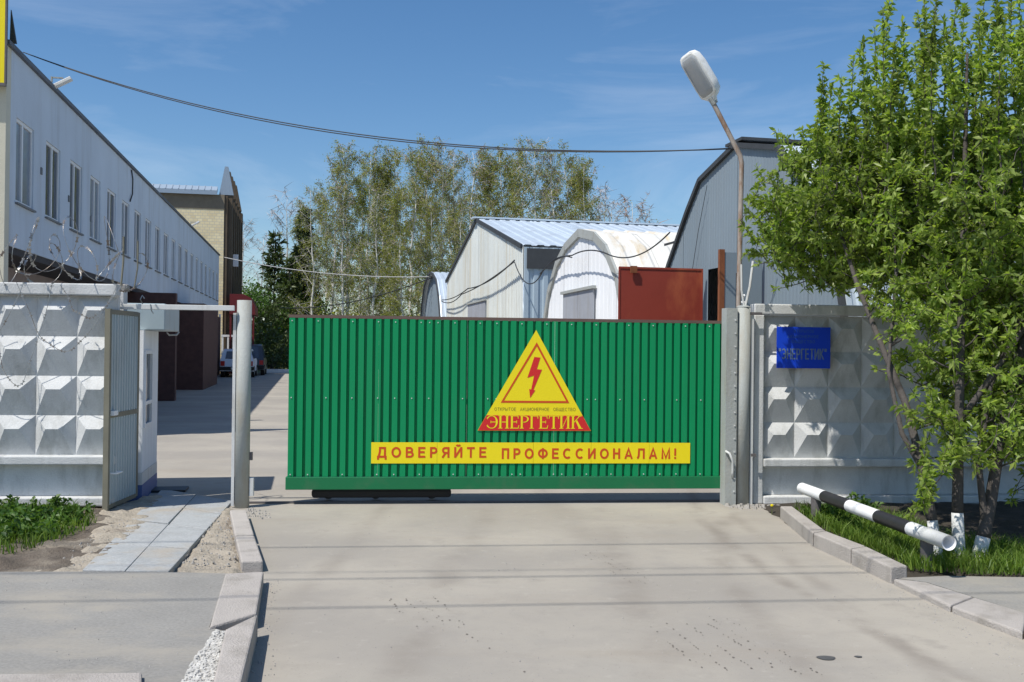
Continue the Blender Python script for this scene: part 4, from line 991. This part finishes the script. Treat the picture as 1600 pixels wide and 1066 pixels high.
# ------------------------------------------------------------------ vegetation helpers
def leaf_array(P, D, size, wid, rg, fold=.25, droop=.2):
    """P centres at leaf base (n,3), D unit directions (n,3): folded two-triangle leaves"""
    n_ = len(P); D = D / np.linalg.norm(D, axis=1, keepdims=True); r = rg.normal(0, 1, (n_, 3)); s = np.cross(D, r); s /= np.linalg.norm(s, axis=1, keepdims=True) + 1e-9
    u = np.cross(s, D); L_ = (size * rg.uniform(.5, 1.35, n_))[:, None]; w_ = L_ * wid
    mid = P + D * L_ * .48
    tip = P + D * L_ - np.array([0, 0, 1]) * L_ * droop
    v = np.stack([P, mid + s * w_ + u * w_ * fold, tip, mid - s * w_ + u * w_ * fold], 1).reshape(-1, 3)
    i = np.arange(n_)[:, None] * 4; f = np.concatenate([i + [0, 1, 2], i + [0, 2, 3]], 0)
    return v, f
def rand_dir(n_, rg, up=0.0):
    d = rg.normal(0, 1, (n_, 3)); d /= np.linalg.norm(d, axis=1, keepdims=True); d[:, 2] += up; return d / np.linalg.norm(d, axis=1, keepdims=True)
def blades(name, m, pts, h, w_, rg, lean=.35):
    n_ = len(pts); pts = np.asarray(pts); a = rg.uniform(0, 2 * np.pi, n_); s = np.stack([np.cos(a), np.sin(a), np.zeros(n_)], 1)
    hh = (h * rg.uniform(.45, 1.3, n_))[:, None]; ln = rg.normal(0, lean, (n_, 3)); ln[:, 2] = 0
    up = np.array([[0, 0, 1.]]); ww = (w_ * rg.uniform(.7, 1.3, n_))[:, None]
    v = np.stack([pts - s * ww, pts + s * ww, pts + up * hh * .6 + ln * hh * .35 + s * ww * .7, pts + up * hh * .6 + ln * hh * .35 - s * ww * .7, pts + up * hh * .95 + ln * hh], 1).reshape(-1, 3)
    i = np.arange(n_)[:, None] * 5; f = np.concatenate([i + [0, 1, 2], i + [0, 2, 3], i + [3, 2, 4]], 0)
    return np_mesh(name, v, f, m)
def in_poly(n_, poly, rg):
    xs = np.array([p[0] for p in poly]); ys = np.array([p[1] for p in poly]); res = []
    while len(res) < n_:
        x, y = rg.uniform(xs.min(), xs.max()), rg.uniform(ys.min(), ys.max()); r = False; j = len(poly) - 1
        for i in range(len(poly)):
            if (ys[i] > y) != (ys[j] > y) and x < (xs[j] - xs[i]) * (y - ys[i]) / (ys[j] - ys[i]) + xs[i]: r = not r
            j = i
        if r: res.append((x, y, .045))
    return res

# left weeds: grass stuff plus leafy weeds
poly = [g(-300, 868, .04), g(20, 868, .04), g(90, 850, .04), g(150, 822, .04), GL(-1.35, -.42), GL(-6, -.42)]
o = obj('grass', blades('grass', M['grass'], in_poly(5200, poly, rng), .11, .005, rng)); tag(o, 'green grass and weeds at the foot of the left fence', 'grass', kind='stuff')
pts = np.array(in_poly(620, [g(-300, 856, .04), g(20, 856, .04), g(80, 842, .04), g(148, 815, .04), GL(-1.6, -.46), GL(-6, -.46)], rng))
P = []; D = []
for p in pts:
    h = rng.uniform(.04, .19)
    for k in range(22):
        u = rng.uniform(.1, 1); d = rand_dir(1, rng, .35)[0]; P.append(p + [rng.normal(0, .012), rng.normal(0, .012), h * u]); D.append(d)
v, f = leaf_array(np.array(P), np.array(D), .06, .26, rng); o = obj('weeds', np_mesh('weeds', v, f, M['weed'])); tag(o, 'leafy dark green weeds growing against the left fence', 'weeds', kind='stuff')
# right grass
poly = [g(1300, 800, .05), g(1240, 800, .05), g(1296, 832, .05), g(1425, 893, .04), g(1500, 899, .04), g(1600, 901, .04), g(1700, 904, .04), g(1700, 870, .05), g(1470, 845, .05), g(1400, 812, .05)]
o = obj('grass', blades('grass', M['grass'], in_poly(7000, poly, rng), .13, .0045, rng, .5)); tag(o, 'bright green grass under the striped barrier', 'grass', kind='stuff')
P = []; D = []
for p in np.array(in_poly(90, [g(1255, 805, .05), g(1330, 830, .05), g(1420, 840, .05), g(1340, 796, .05)], rng)):
    h = rng.uniform(.05, .2)
    for k in range(16): P.append(p + [rng.normal(0, .015), rng.normal(0, .015), h * rng.uniform(.2, 1)]); D.append(rand_dir(1, rng, .4)[0])
v, f = leaf_array(np.array(P), np.array(D), .055, .3, rng); o = obj('weeds', np_mesh('weeds', v, f, M['weed'])); tag(o, 'small leafy weeds between the barrier and the right fence', 'weeds', kind='stuff')
t = thing('dandelion', 'tiny yellow dandelion at the far end of the right kerb', 'flower', on_ground(1206, 800, .03))
MB().tube([(0, 0, -.03), (0, 0, .06)], .003, 5).build('stem', M['grass'], t); MB().tube([(0, 0, .055), (0, 0, .068), (0, 0, .075)], [.012, .018, .008], 8).build('flower_head', M['yellow'], t)

def stones(name, m, poly, n_, s0, s1, z, label, seed):
    rg = np.random.default_rng(seed); mb = MB()
    for p in in_poly(n_, poly, rg):
        s_ = rg.uniform(s0, s1); pr = [(p[0] + s_ * math.cos(a) * rg.uniform(.6, 1.1), p[1] + s_ * math.sin(a) * rg.uniform(.6, 1.1)) for a in np.linspace(0, 6.28, 6)[:-1]]
        hh = s_ * rg.uniform(.5, 1.1); c0 = len(mb.v)
        mb.add([(x, y, z) for x, y in pr] + [(p[0] + (x - p[0]) * .6, p[1] + (y - p[1]) * .6, z + hh) for x, y in pr], [(i, (i + 1) % 5, 5 + (i + 1) % 5, 5 + i) for i in range(5)] + [(5, 6, 7, 8, 9)])
    return tag(mb.build(name, m), label, 'stones', kind='stuff')
stones('gravel', M['gravel'], [g(335, 983, .08), g(352, 985, .08), g(330, 1080, .08), g(278, 1080, .08), g(302, 1030, .08), g(326, 1000, .08)], 1200, .003, .019, .066, 'white crushed stone between pavement and near left kerb', 3)
stones('rubble', M['rubble'], [GL(5.05, -.28), GL(5.5, -.3), GL(5.6, -.08), GL(5.0, -.06)], 60, .012, .04, .0, 'broken concrete rubble at the foot of the right gate post', 4)
stones('rubble', M['rubble'], [GL(-.1, -.35), GL(.35, -.75), GL(.4, -.3), GL(.1, -.05)], 60, .006, .022, .0, 'small rubble at the foot of the left gate pole', 5)
stones('pebbles', M['rubble'], [g(268, 890, .04), g(340, 808, .04), g(366, 808, .04), g(372, 892, .05)], 160, .004, .014, .045, 'pebbles on the sandy wedge beside the left kerb', 6)
stones('pebbles', M['rubble'], [g(60, 893, .04), g(150, 892, .04), g(225, 815, .04), g(180, 815, .04)], 160, .004, .013, .05, 'pebbles along the left side of the slab path', 7)

stones('pebbles', M['rubble'], [g(420, 1060), g(470, 800), g(1130, 800), g(1560, 1060)], 260, .002, .007, .0, 'small scattered pebbles on the drive', 8)
stones('pebbles', M['rubble'], [g(392, 1060), g(405, 905), g(440, 905), g(430, 1060)], 160, .002, .008, .0, 'grit gathered along the near left kerb', 9)
stones('pebbles', M['rubble'], [g(1230, 830), g(1400, 920), g(1600, 1010), g(1600, 1060), g(1380, 930)], 200, .002, .008, .0, 'grit gathered along the right kerb', 10)
stones('pebbles', M['rubble'], [g(0, 900, SW), g(340, 900, SW), g(320, 980, SW), g(270, 1045, SW), g(0, 1045, SW)], 120, .002, .006, SW, 'small scattered pebbles on the left pavement', 12)
# mud specks left by tyre treads
def specks(lines, seed):
    rg = random.Random(seed); mb = MB()
    for (a, b, n_, lanes) in lines:
        a = g(*a); b = g(*b); d = (b - a).normalized(); s_ = Vector((-d.y, d.x, 0))
        for i in range(n_):
            for l in lanes:
                if rg.random() < .5: continue
                q = a.lerp(b, (i + rg.uniform(-.2, .2)) / n_) + s_ * (l + rg.uniform(-.012, .012)); r = rg.uniform(.002, .0065)
                k = [(q.x + r * 1.0 * math.cos(x) * rg.uniform(.7, 1.3), q.y + r * 1.7 * math.sin(x) * rg.uniform(.7, 1.3), .003) for x in np.linspace(0, 6.28, 7)[:-1]]
                mb.add(k, [tuple(range(6))])
    return tag(mb.build('mud_specks', M['mark']), 'rows of dark mud specks dropped by tyre treads on the drive', 'mud specks', kind='stuff')
specks([((630, 935), (680, 985), 22, (-.09, 0, .09, .2)), ((700, 970), (840, 1066), 16, (0,)), ((915, 860), (1020, 920), 34, (-.08, 0, .08)), ((1040, 975), (1140, 1050), 30, (-.12, 0, .13, .26)), ((1100, 960), (1260, 1060), 36, (0, .1))], 5)
mb = MB()
for cx, cy, r in ((1291, 1029, .038), (1341, 1027, .016)):
    c0 = g(cx, cy); mb.add([(c0.x + r * 1.3 * math.cos(a) * (1 + .12 * math.sin(3 * a)), c0.y + r * 1.0 * math.sin(a), .004) for a in np.linspace(0, 2 * math.pi, 21)[:-1]], [tuple(range(20))])
tag(mb.build('oil_stain', M['oil']), 'two small dark oil spots near the bottom right of the drive', 'stain', kind='stuff')

# ------------------------------------------------------------------ bird cherry trees by the right fence
def bird_cherry():
    rg = np.random.default_rng(5)
    trunks = [
        ('bird cherry tree with a leaning grey trunk nearest the barrier', [(3.30, 7.66, 0), (3.27, 7.72, .35), (3.23, 7.85, .8), (3.20, 8.1, 1.25), (3.14, 8.4, 1.65), (3.08, 8.9, 2.25), (3.05, 9.4, 2.9), (3.1, 9.7, 3.5)], .045),
        ('bird cherry tree with an upright whitewashed trunk, middle of the three', [(3.51, 7.78, 0), (3.50, 7.80, .4), (3.53, 7.86, .9), (3.58, 7.95, 1.5), (3.70, 8.2, 2.2), (3.85, 8.5, 3.0), (3.95, 8.7, 3.8), (4.0, 8.8, 4.3)], .05),
        ('bird cherry tree with a thick whitewashed forked trunk on the right', [(3.62, 7.72, 0), (3.68, 7.75, .22), (3.76, 7.80, .5), (3.86, 7.85, 1.0), (4.1, 8.0, 1.7), (4.5, 8.3, 2.4), (4.9, 8.5, 3.1), (5.2, 8.7, 3.9)], .06)]
    ell = [((4.5, 8.7, 2.8), (1.55, 1.5, .85), 190), ((4.3, 10.0, 3.15), (1.75, .8, .85), 150), ((3.3, 10.25, 2.75), (.75, .45, .5), 75), ((4.3, 10.45, 2.7), (.95, .35, .5), 70), ((3.75, 8.3, 1.85), (.7, .65, .5), 60), ((4.45, 8.35, 1.35), (.85, .8, .65), 75), ((5.0, 8.1, .95), (.9, .7, .75), 50), ((3.95, 7.75, 1.15), (.4, .35, .5), 16), ((3.35, 7.75, .95), (.2, .2, .28), 10), ((5.0, 9.0, 2.2), (1.2, 1.3, .9), 110), ((3.15, 9.65, 3.0), (.85, .75, .75), 95), ((3.55, 9.2, 2.95), (.9, .9, .7), 80), ((4.75, 8.1, 2.05), (1.1, .8, .75), 75), ((6.0, 8.9, 2.7), (1.4, 1.4, 1.2), 60), ((3.65, 8.9, 2.45), (.7, .8, .5), 60), ((5.2, 7.8, 2.6), (1.0, .8, .8), 45), ((4.4, 9.7, 2.8), (1.3, .7, .8), 70)]
    nodes = [[] for _ in trunks]; tubes = [MB() for _ in trunks]; roots = []
    for i, (lab, pts, r0) in enumerate(trunks):
        pts = [Vector(p) for p in pts]; fine = []
        for a, b in zip(pts, pts[1:]):
            for k in range(4): fine.append(a.lerp(b, k / 4))
        fine.append(pts[-1])
        rs = [r0 * (1.35 if j == 0 else 1) * (1 - .8 * j / len(fine)) for j in range(len(fine))]
        t = thing('bird_cherry_tree', lab, 'tree', pts[0], 0, 'bird cherry trees by the right fence'); roots.append(t)
        loc = pts[0]
        cut = 4
        MB().tube([p - loc for p in fine[:cut + 1]], rs[:cut + 1], 12).build('whitewashed_trunk', M['white_bark'], t, smooth=True)
        MB().tube([p - loc for p in fine[cut:]], [r * .99 for r in rs[cut:]], 12).build('trunk', M['bark'], t, smooth=True)
        for p in fine[10:]: nodes[i].append((p, .016))
    # a second stem of the right tree and low suckers
    extra = [(2, [(3.70, 7.76, .3), (3.66, 7.8, .8), (3.80, 7.9, 1.4), (4.2, 8.0, 2.2), (4.3, 8.3, 3.2)], .03), (0, [(3.24, 7.82, .72), (3.12, 7.95, 1.0), (3.1, 8.2, 1.5), (3.35, 8.7, 2.3), (3.5, 9.2, 3.1)], .025), (1, [(3.55, 7.9, 1.1), (3.9, 7.9, 1.6), (4.4, 7.9, 2.4), (4.8, 8.0, 3.2)], .028), (2, [(4.0, 7.92, 1.4), (4.7, 8.2, 1.9), (5.6, 8.6, 2.6), (6.1, 8.8, 3.4)], .03)]
    for i, pts, r0 in extra:
        pts = [Vector(p) for p in pts]; fine = []
        for a, b in zip(pts, pts[1:]):
            for k in range(4): fine.append(a.lerp(b, k / 4))
        fine.append(pts[-1]); tubes[i].tube([p - roots[i].location for p in fine], [r0 * (1 - .7 * j / len(fine)) for j in range(len(fine))], 8)
        for p in fine[6:]: nodes[i].append((p, .012))
    tips = []
    for c_, r_, n_ in ell:
        for _ in range(n_):
            d = rand_dir(1, rg)[0] * rg.uniform(.25, 1) ** .45; tips.append(Vector((c_[0] + d[0] * r_[0], c_[1] + d[1] * r_[1], c_[2] + d[2] * r_[2])))
    shoots = []
    for px, top, Y in ((1283, 100, 9.6), (1300, 170, 9.4), (1330, 90, 9.3), (1362, 40, 9.2), (1385, -10, 9.0), (1405, 20, 9.1), (1425, 70, 9.2), (1440, -20, 8.8), (1470, 30, 9.0), (1490, -10, 8.7), (1512, 60, 8.9), (1535, -20, 8.6), (1553, 10, 8.8), (1577, -30, 8.6), (1595, 30, 8.7), (1250, 200, 9.7), (1235, 260, 9.9), (1620, -20, 8.6), (1660, 0, 8.8), (1455, 110, 8.6), (1350, 150, 8.9), (1570, 110, 8.4), (1410, 150, 8.7), (1310, 120, 9.2), (1375, 10, 8.9), (1395, 60, 8.6), (1430, 20, 8.5), (1462, -30, 8.4), (1480, 60, 8.3), (1502, 0, 9.2), (1525, 20, 8.3), (1545, -40, 8.9), (1565, 40, 8.2), (1588, -20, 9.0), (1605, -40, 8.4), (1345, 60, 9.5), (1295, 130, 9.8)):
        k = Y / 1556; shoots.append(Vector(((px - 800) * k, Y, EYE + (549 - top) * k)))
    P = [[] for _ in trunks]; D = [[] for _ in trunks]
    centre = Vector((4.2, 8.8, 2.6))
    def nearest(tip):
        best = None
        for i in range(len(trunks)):
            for p, r in nodes[i]:
                d = (tip - p).length + max(0, p.z - tip.z + .15) * 2.5
                if best is None or d < best[0]: best = (d, i, p, r)
        return best
    def branch(i, p, tip, r, leafy=.35, dens=1.0, sag=.12):
        n_ = max(4, int((tip - p).length / .12)); mid = (p + tip) / 2 + Vector((rg.normal(0, .05), rg.normal(0, .05), -sag * (tip - p).length * rg.uniform(0, 1)))
        pts = [p * (1 - u) ** 2 + mid * 2 * u * (1 - u) + tip * u * u for u in np.linspace(0, 1, n_)]
        tubes[i].tube([q - roots[i].location for q in pts], [max(.0025, r * (1 - .8 * k / n_)) for k in range(n_)], 5, cap=False)
        for k, q in enumerate(pts):
            if k / n_ > .4: nodes[i].append((q, max(.004, r * .6)))
        return pts
    def leaves(i, pts, start, dens, size=1.0):
        for a, b in zip(pts, pts[1:]):
            d = (b - a)
            if d.length < 1e-5: continue
            for _ in range(max(1, int(d.length * dens))):
                if rg.random() < start: continue
                q = a.lerp(b, rg.random()); ax = np.array(d.normalized())
                for _2 in range(rg.integers(3, 6)):
                    dd = ax * .45 + rand_dir(1, rg, .1)[0]; P[i].append(np.array(q) + rg.normal(0, .006, 3)); D[i].append(dd)
    tips.sort(key=lambda q: (q - centre).length)
    for tip in tips:
        _, i, p, r = nearest(tip); pts = branch(i, p, tip, min(r, .01)); leaves(i, pts[len(pts) // 3:], .15, 23)
        for _ in range(3):
            q = pts[rg.integers(len(pts) // 2, len(pts))]; dv = Vector(rand_dir(1, rg, .75)[0]) * rg.uniform(.16, .40); tw = branch(i, q, q + dv, .004, sag=.1); leaves(i, tw, .08, 38)
    for tip in shoots:
        base = Vector((tip.x + rg.normal(0, .06), tip.y + rg.normal(0, .08), min(tip.z - .7, 3.15))); _, i, p, r = nearest(base); branch(i, p, base, .01)
        pts = branch(i, base, tip, .009, sag=.02); leaves(i, pts, .08, 60)
        for _ in range(5):
            q = pts[rg.integers(1, max(2, int(len(pts) * .75)))]; tw = branch(i, q, q + Vector((rg.normal(0, .09), rg.normal(0, .09), rg.uniform(.12, .3))), .003); leaves(i, tw, .05, 56)
    for px, py, Y in ((1440, 745, 7.5), (1455, 770, 7.45), (1430, 735, 7.5), (1475, 730, 7.5), (1445, 790, 7.4), (1520, 690, 7.5), (1540, 705, 7.5), (1500, 705, 7.5), (1445, 560, 8.2), (1560, 660, 7.5), (1465, 760, 7.45), (1590, 620, 7.4), (1390, 570, 8.6), (1410, 545, 8.6), (1205, 455, 10.0), (1215, 415, 10.0), (1195, 275, 10.0), (1200, 300, 9.9), (1190, 325, 10.0), (1225, 340, 9.9), (1210, 380, 10)):
        k = Y / 1556; tip = Vector(((px - 800) * k, Y, EYE + (550 - py) * k)); _, i, p, r = nearest(tip); pts = branch(i, p, tip, .006); leaves(i, pts[len(pts) // 2:], .1, 26)
        for _ in range(2):
            dv = Vector(rand_dir(1, rg, .1)[0]) * .14; tw = branch(i, pts[-2], pts[-2] + dv, .003); leaves(i, tw, .0, 44)
    tot = 0
    for i, t in enumerate(roots):
        tubes[i].build('branches', M['bark'], t, smooth=True)
        if P[i]:
            v, f = leaf_array(np.array(P[i]) - np.array(t.location), np.array(D[i]), .068, .19, rg, .3, .15); c_ = obj('crown', np_mesh('crown', v, f, M['cherry_leaf']), t); c_['kind'] = 'stuff'; tot += len(P[i])
    print('cherry leaves', tot)
bird_cherry()

# ------------------------------------------------------------------ the wood behind the yard
def birch_meshes(seed, h, leafy, tw_mat, spread=.13, bare_top=.0):
    rg = np.random.default_rng(seed); trunk = MB(); n_ = 14; pts = []
    x = y = 0
    for k in range(n_ + 1):
        pts.append(Vector((x, y, h * k / n_))); x += rg.normal(0, .09); y += rg.normal(0, .09)
    trunk.tube(pts, [.15 * (1 - .97 * k / n_) + .006 for k in range(n_ + 1)], 7)
    tw = MB(); P = []; D = []; TW = []
    nb = int(40 * h / 16)
    for b in range(nb):
        u = .16 + .84 * (b / nb) ** .85; i = min(int(u * n_), n_ - 1); p = pts[i].lerp(pts[i + 1], u * n_ - i)
        a = rg.uniform(0, 6.28); ln = h * spread * (1.25 - u) * rg.uniform(.6, 1.15) + .3
        e = p + Vector((math.cos(a) * ln, math.sin(a) * ln, ln * rg.uniform(.7, 1.5)))
        trunk.tube([p, p.lerp(e, .5) + Vector((0, 0, -.05 * ln)), e], [.035 * (1.15 - u), .022 * (1.15 - u), .008], 4, cap=False)
        for k in range(rg.integers(22, 32)):
            q = p.lerp(e, rg.uniform(.25, 1.05)); d = Vector((rg.normal(0, .6), rg.normal(0, .6), rg.uniform(-1.1, .6))) * rg.uniform(.35, .9)
            TW.append((np.array(q), np.array(q + d)))
            for _ in range(int(1.35 * leafy * rg.uniform(.2, 1.8) * (1 - bare_top * u))):
                w_ = q + d * rg.uniform(.1, 1.05); P.append(np.array(w_) + rg.normal(0, .10, 3)); D.append(rand_dir(1, rg, -.3)[0])
    A = np.array([q for q, _ in TW]); B = np.array([q for _, q in TW]); s = np.cross(B - A, rg.normal(0, 1, A.shape)); s /= np.linalg.norm(s, axis=1, keepdims=True); s *= .020
    v = np.stack([A - s, A + s, B], 1).reshape(-1, 3); f = np.arange(len(v)).reshape(-1, 3)
    tm = trunk.mesh('trunk', M['birch_bark'], True); wm = np_mesh('twigs', v, f, tw_mat); lm = None
    if P:
        v, f = leaf_array(np.array(P), np.array(D), .115, .30, rg); lm = np_mesh('crown', v, f, M['birch_leaf'])
    return tm, wm, lm
birches = [birch_meshes(20 + k, 16, lf, M[tm], .13, bt) for k, (lf, tm, bt) in enumerate([(7, 'twig', .3), (9, 'twig', .45), (5, 'twig_grey', .3), (8, 'twig', .2), (4, 'twig', .5), (10, 'twig', .25)])]
bares = [birch_meshes(40, 12, 0, M['twig_grey'], .16), birch_meshes(41, 12, .6, M['twig_red'], .2), birch_meshes(42, 12, 0, M['twig_grey'], .2)]
def put_tree(label, meshes, loc, h, base, rot, group, name='birch_tree', wide=1.0):
    t = thing(name, label, 'tree', loc, rot, group); k = h / base; t.scale = (k * wide, k * wide, k)
    for nm, me in zip(('trunk', 'twigs', 'crown'), meshes):
        if me:
            o = obj(nm, me, t)
            if nm != 'trunk': o['kind'] = 'stuff'
    return t
rg = np.random.default_rng(77); k = 0
ONES = ['first', 'second', 'third', 'fourth', 'fifth', 'sixth', 'seventh', 'eighth', 'ninth']
ORD = ONES + ['tenth', 'eleventh', 'twelfth', 'thirteenth', 'fourteenth', 'fifteenth', 'sixteenth', 'seventeenth', 'eighteenth', 'nineteenth', 'twentieth'] + ['twenty-' + q for q in ONES] + ['thirtieth'] + ['thirty-' + q for q in ONES] + ['fortieth'] + ['forty-' + q for q in ONES]
# skyline of the wood: (pixel x, pixel y of the top, distance)
front = [(492, 300, 74, 2), (520, 262, 76, 0), (548, 232, 78, 1), (572, 246, 80, 3), (596, 262, 84, 0), (622, 240, 80, 5), (640, 236, 78, 1), (662, 238, 82, 3), (690, 232, 80, 4), (716, 244, 84, 2), (738, 238, 80, 4), (770, 250, 82, 5), (790, 238, 80, 1), (812, 236, 84, 0), (838, 228, 80, 2), (862, 246, 80, 4), (884, 244, 82, 0), (908, 256, 80, 5), (512, 300, 88, 3), (560, 270, 92, 5), (606, 275, 92, 2), (655, 262, 94, 0), (705, 262, 92, 1), (752, 262, 94, 3), (800, 258, 92, 5), (850, 262, 94, 1), (895, 275, 92, 3), (535, 300, 70, 4), (585, 305, 72, 2), (632, 300, 70, 5), (678, 310, 72, 1), (725, 320, 72, 0), (477, 330, 82, 3), (920, 262, 86, 4)]
for px, py, Y, kind in front:
    s_ = Y / 1556; x_ = (px - 800) * s_ - .0115 * (540 - py) * s_ * .5; z_ = EYE + (543 - py) * s_ - .0115 * (px - 800) * s_ * -1
    look = ['slender yellow green birch', 'densely leafed birch', 'nearly bare white birch', 'mid green birch', 'sparse brown-twigged birch', 'full leafy birch'][kind]
    nth = sorted(q[0] for q in front).index(px)
    lab = look + ', ' + ORD[nth] + ' from the left in the wood behind the sheds'
    put_tree(lab, birches[kind], (x_, Y, -.03), z_ + .1, 16, rg.uniform(0, 6.28), 'birches in the wood behind the sheds')
for px, py, Y, kind, lab in [(382, 348, 90, 0, 'pale bare tree beside the brick building'), (404, 372, 92, 2, 'small pale bare tree left of the pines'), (452, 310, 88, 2, 'bare grey tree behind the dark spruce'), (937, 298, 88, 0, 'bare grey tree right of the birch wood'), (962, 318, 92, 2, 'small bare grey tree between wood and hangar roof'), (992, 314, 88, 1, 'reddish brown bare tree above the hangar roofs'), (1012, 330, 90, 1, 'low reddish bare tree furthest right above the hangar roofs')]:
    s_ = Y / 1556; put_tree(lab, bares[kind], ((px - 800) * s_, Y, -.03), EYE + (543 - py + .0115 * (px - 800)) * s_, 12, rg.uniform(0, 6.28), 'bare trees', 'bare_tree')

def conifer(seed, h, wide, m, tiers, droop, size, dens, name, label, loc, crown_from=.08, irregular=.15):
    rg = np.random.default_rng(seed); t = thing(name, label, 'tree', loc, 0)
    MB().tube([(0, 0, 0), (rg.normal(0, .05), 0, h * .5), (0, 0, h)], [.16, .09, .015], 8).build('trunk', M['bark'], t)
    P = []; D = []; br = MB()
    for k in range(tiers):
        u = crown_from + (1 - crown_from) * k / tiers; z = h * u; r = wide * (1 - u) ** .85 * rg.uniform(1 - irregular, 1 + irregular) + .1
        for j in range(rg.integers(6, 10)):
            a = rg.uniform(0, 6.28); rl = r * rg.uniform(.6, 1.1); e = Vector((math.cos(a) * rl, math.sin(a) * rl, z + rl * droop)); s_ = Vector((0, 0, z)); br.tube([s_, e], [.03, .008], 4, cap=False)
            for _ in range(int(dens * (rl + .3))):
                q = rg.uniform(.12, 1.05); p = s_.lerp(e, q); d = np.array((math.cos(a), math.sin(a), droop)) * .8 + rand_dir(1, rg)[0] * .9; P.append(np.array(p) + rg.normal(0, .05 + .05 * rl * (1 - q), 3)); D.append(d)
    br.build('branches', M['bark'], t); v, f = leaf_array(np.array(P), np.array(D), size, .16, rg, .2, .1); o = obj('crown', np_mesh('crown', v, f, m), t); o['kind'] = 'stuff'
    return t
def at(px, Y): return ((px - 800) * Y / 1556, Y, -.03)
conifer(3, 12.6, 1.9, M['spruce_leaf'], 30, -.25, .5, 26, 'spruce_tree', 'tall dark narrow spruce left of the birch wood', at(474, 78))
conifer(4, 11.0, 2.6, M['pine_leaf'], 17, .35, .42, 26, 'pine_tree', 'rounded dark green pine between brick building and spruce', at(428, 80), .12, .35)
conifer(5, 8.6, 2.5, M['pine_leaf'], 14, .35, .42, 26, 'pine_tree', 'lower pine in front of the tall spruce', at(452, 76), .06, .35)
def bush(label, loc, r, h, m, n_, seed, size=.2):
    rg = np.random.default_rng(seed); t = thing('bush', label, 'bush', loc, 0, 'bushes at the end of the yard'); st = MB(); P = []; D = []; cl = []
    for k in range(9):
        e = Vector((rg.normal(0, r * .45), rg.normal(0, r * .45), h * rg.uniform(.6, 1))); st.tube([(rg.normal(0, .12), rg.normal(0, .12), 0), e * .5 + Vector((rg.normal(0, .1), 0, 0)), e], [.04, .025, .008], 5, cap=False)
    for k in range(26):
        d = rand_dir(1, rg)[0]; cl.append((d[0] * r * .85, d[1] * r * .85, h * .52 + d[2] * h * .42))
    for k in range(n_):
        c_ = cl[rg.integers(len(cl))]; P.append(np.array(c_) + rg.normal(0, r * .2, 3)); D.append(rand_dir(1, rg)[0])
    st.build('stems', M['bark'], t); P = np.array(P); P[:, 2] = np.maximum(P[:, 2], .1); v, f = leaf_array(P, np.array(D), size, .33, rg); o = obj('crown', np_mesh('crown', v, f, m), t); o['kind'] = 'stuff'
bush('bright green bush behind the red canopy', at(388, 74), 2.2, 6.2, M['bush_leaf'], 3600, 1)
bush('tall green bush right of the red canopy', at(416, 75), 2.3, 5.6, M['bush_leaf'], 3600, 2)
bush('dark green bush just left of the gate end', at(440, 75), 2.3, 5.0, M['pine_leaf'], 3600, 3, .25)
bush('green bush under the spruce, mostly behind the gate', at(478, 76), 2.5, 5.2, M['bush_leaf'], 3200, 4)
bush('low shrub beneath the birches left of the small hangar', at(540, 72), 2.6, 4.2, M['birch_leaf'], 2800, 5)
bush('shrub beneath the birches near the small grey hangar', at(600, 72), 2.6, 4.0, M['bush_leaf'], 2800, 6)
bush('loose shrub beside the small grey hangar', at(645, 70), 2.2, 3.8, M['birch_leaf'], 2600, 7)
bush('low dark shrub above the white kerb at the yard end', at(425, 68), 2.0, 2.6, M['pine_leaf'], 2200, 8, .22)
tag(MB().box(-6, 5, -.1, .1, 0, .22).build('yard_kerb', M['white_paint'], None, W(-2.0 + 5.5, 60.9), rotz=SITE), 'low white kerb at the far end of the yard', 'kerb')
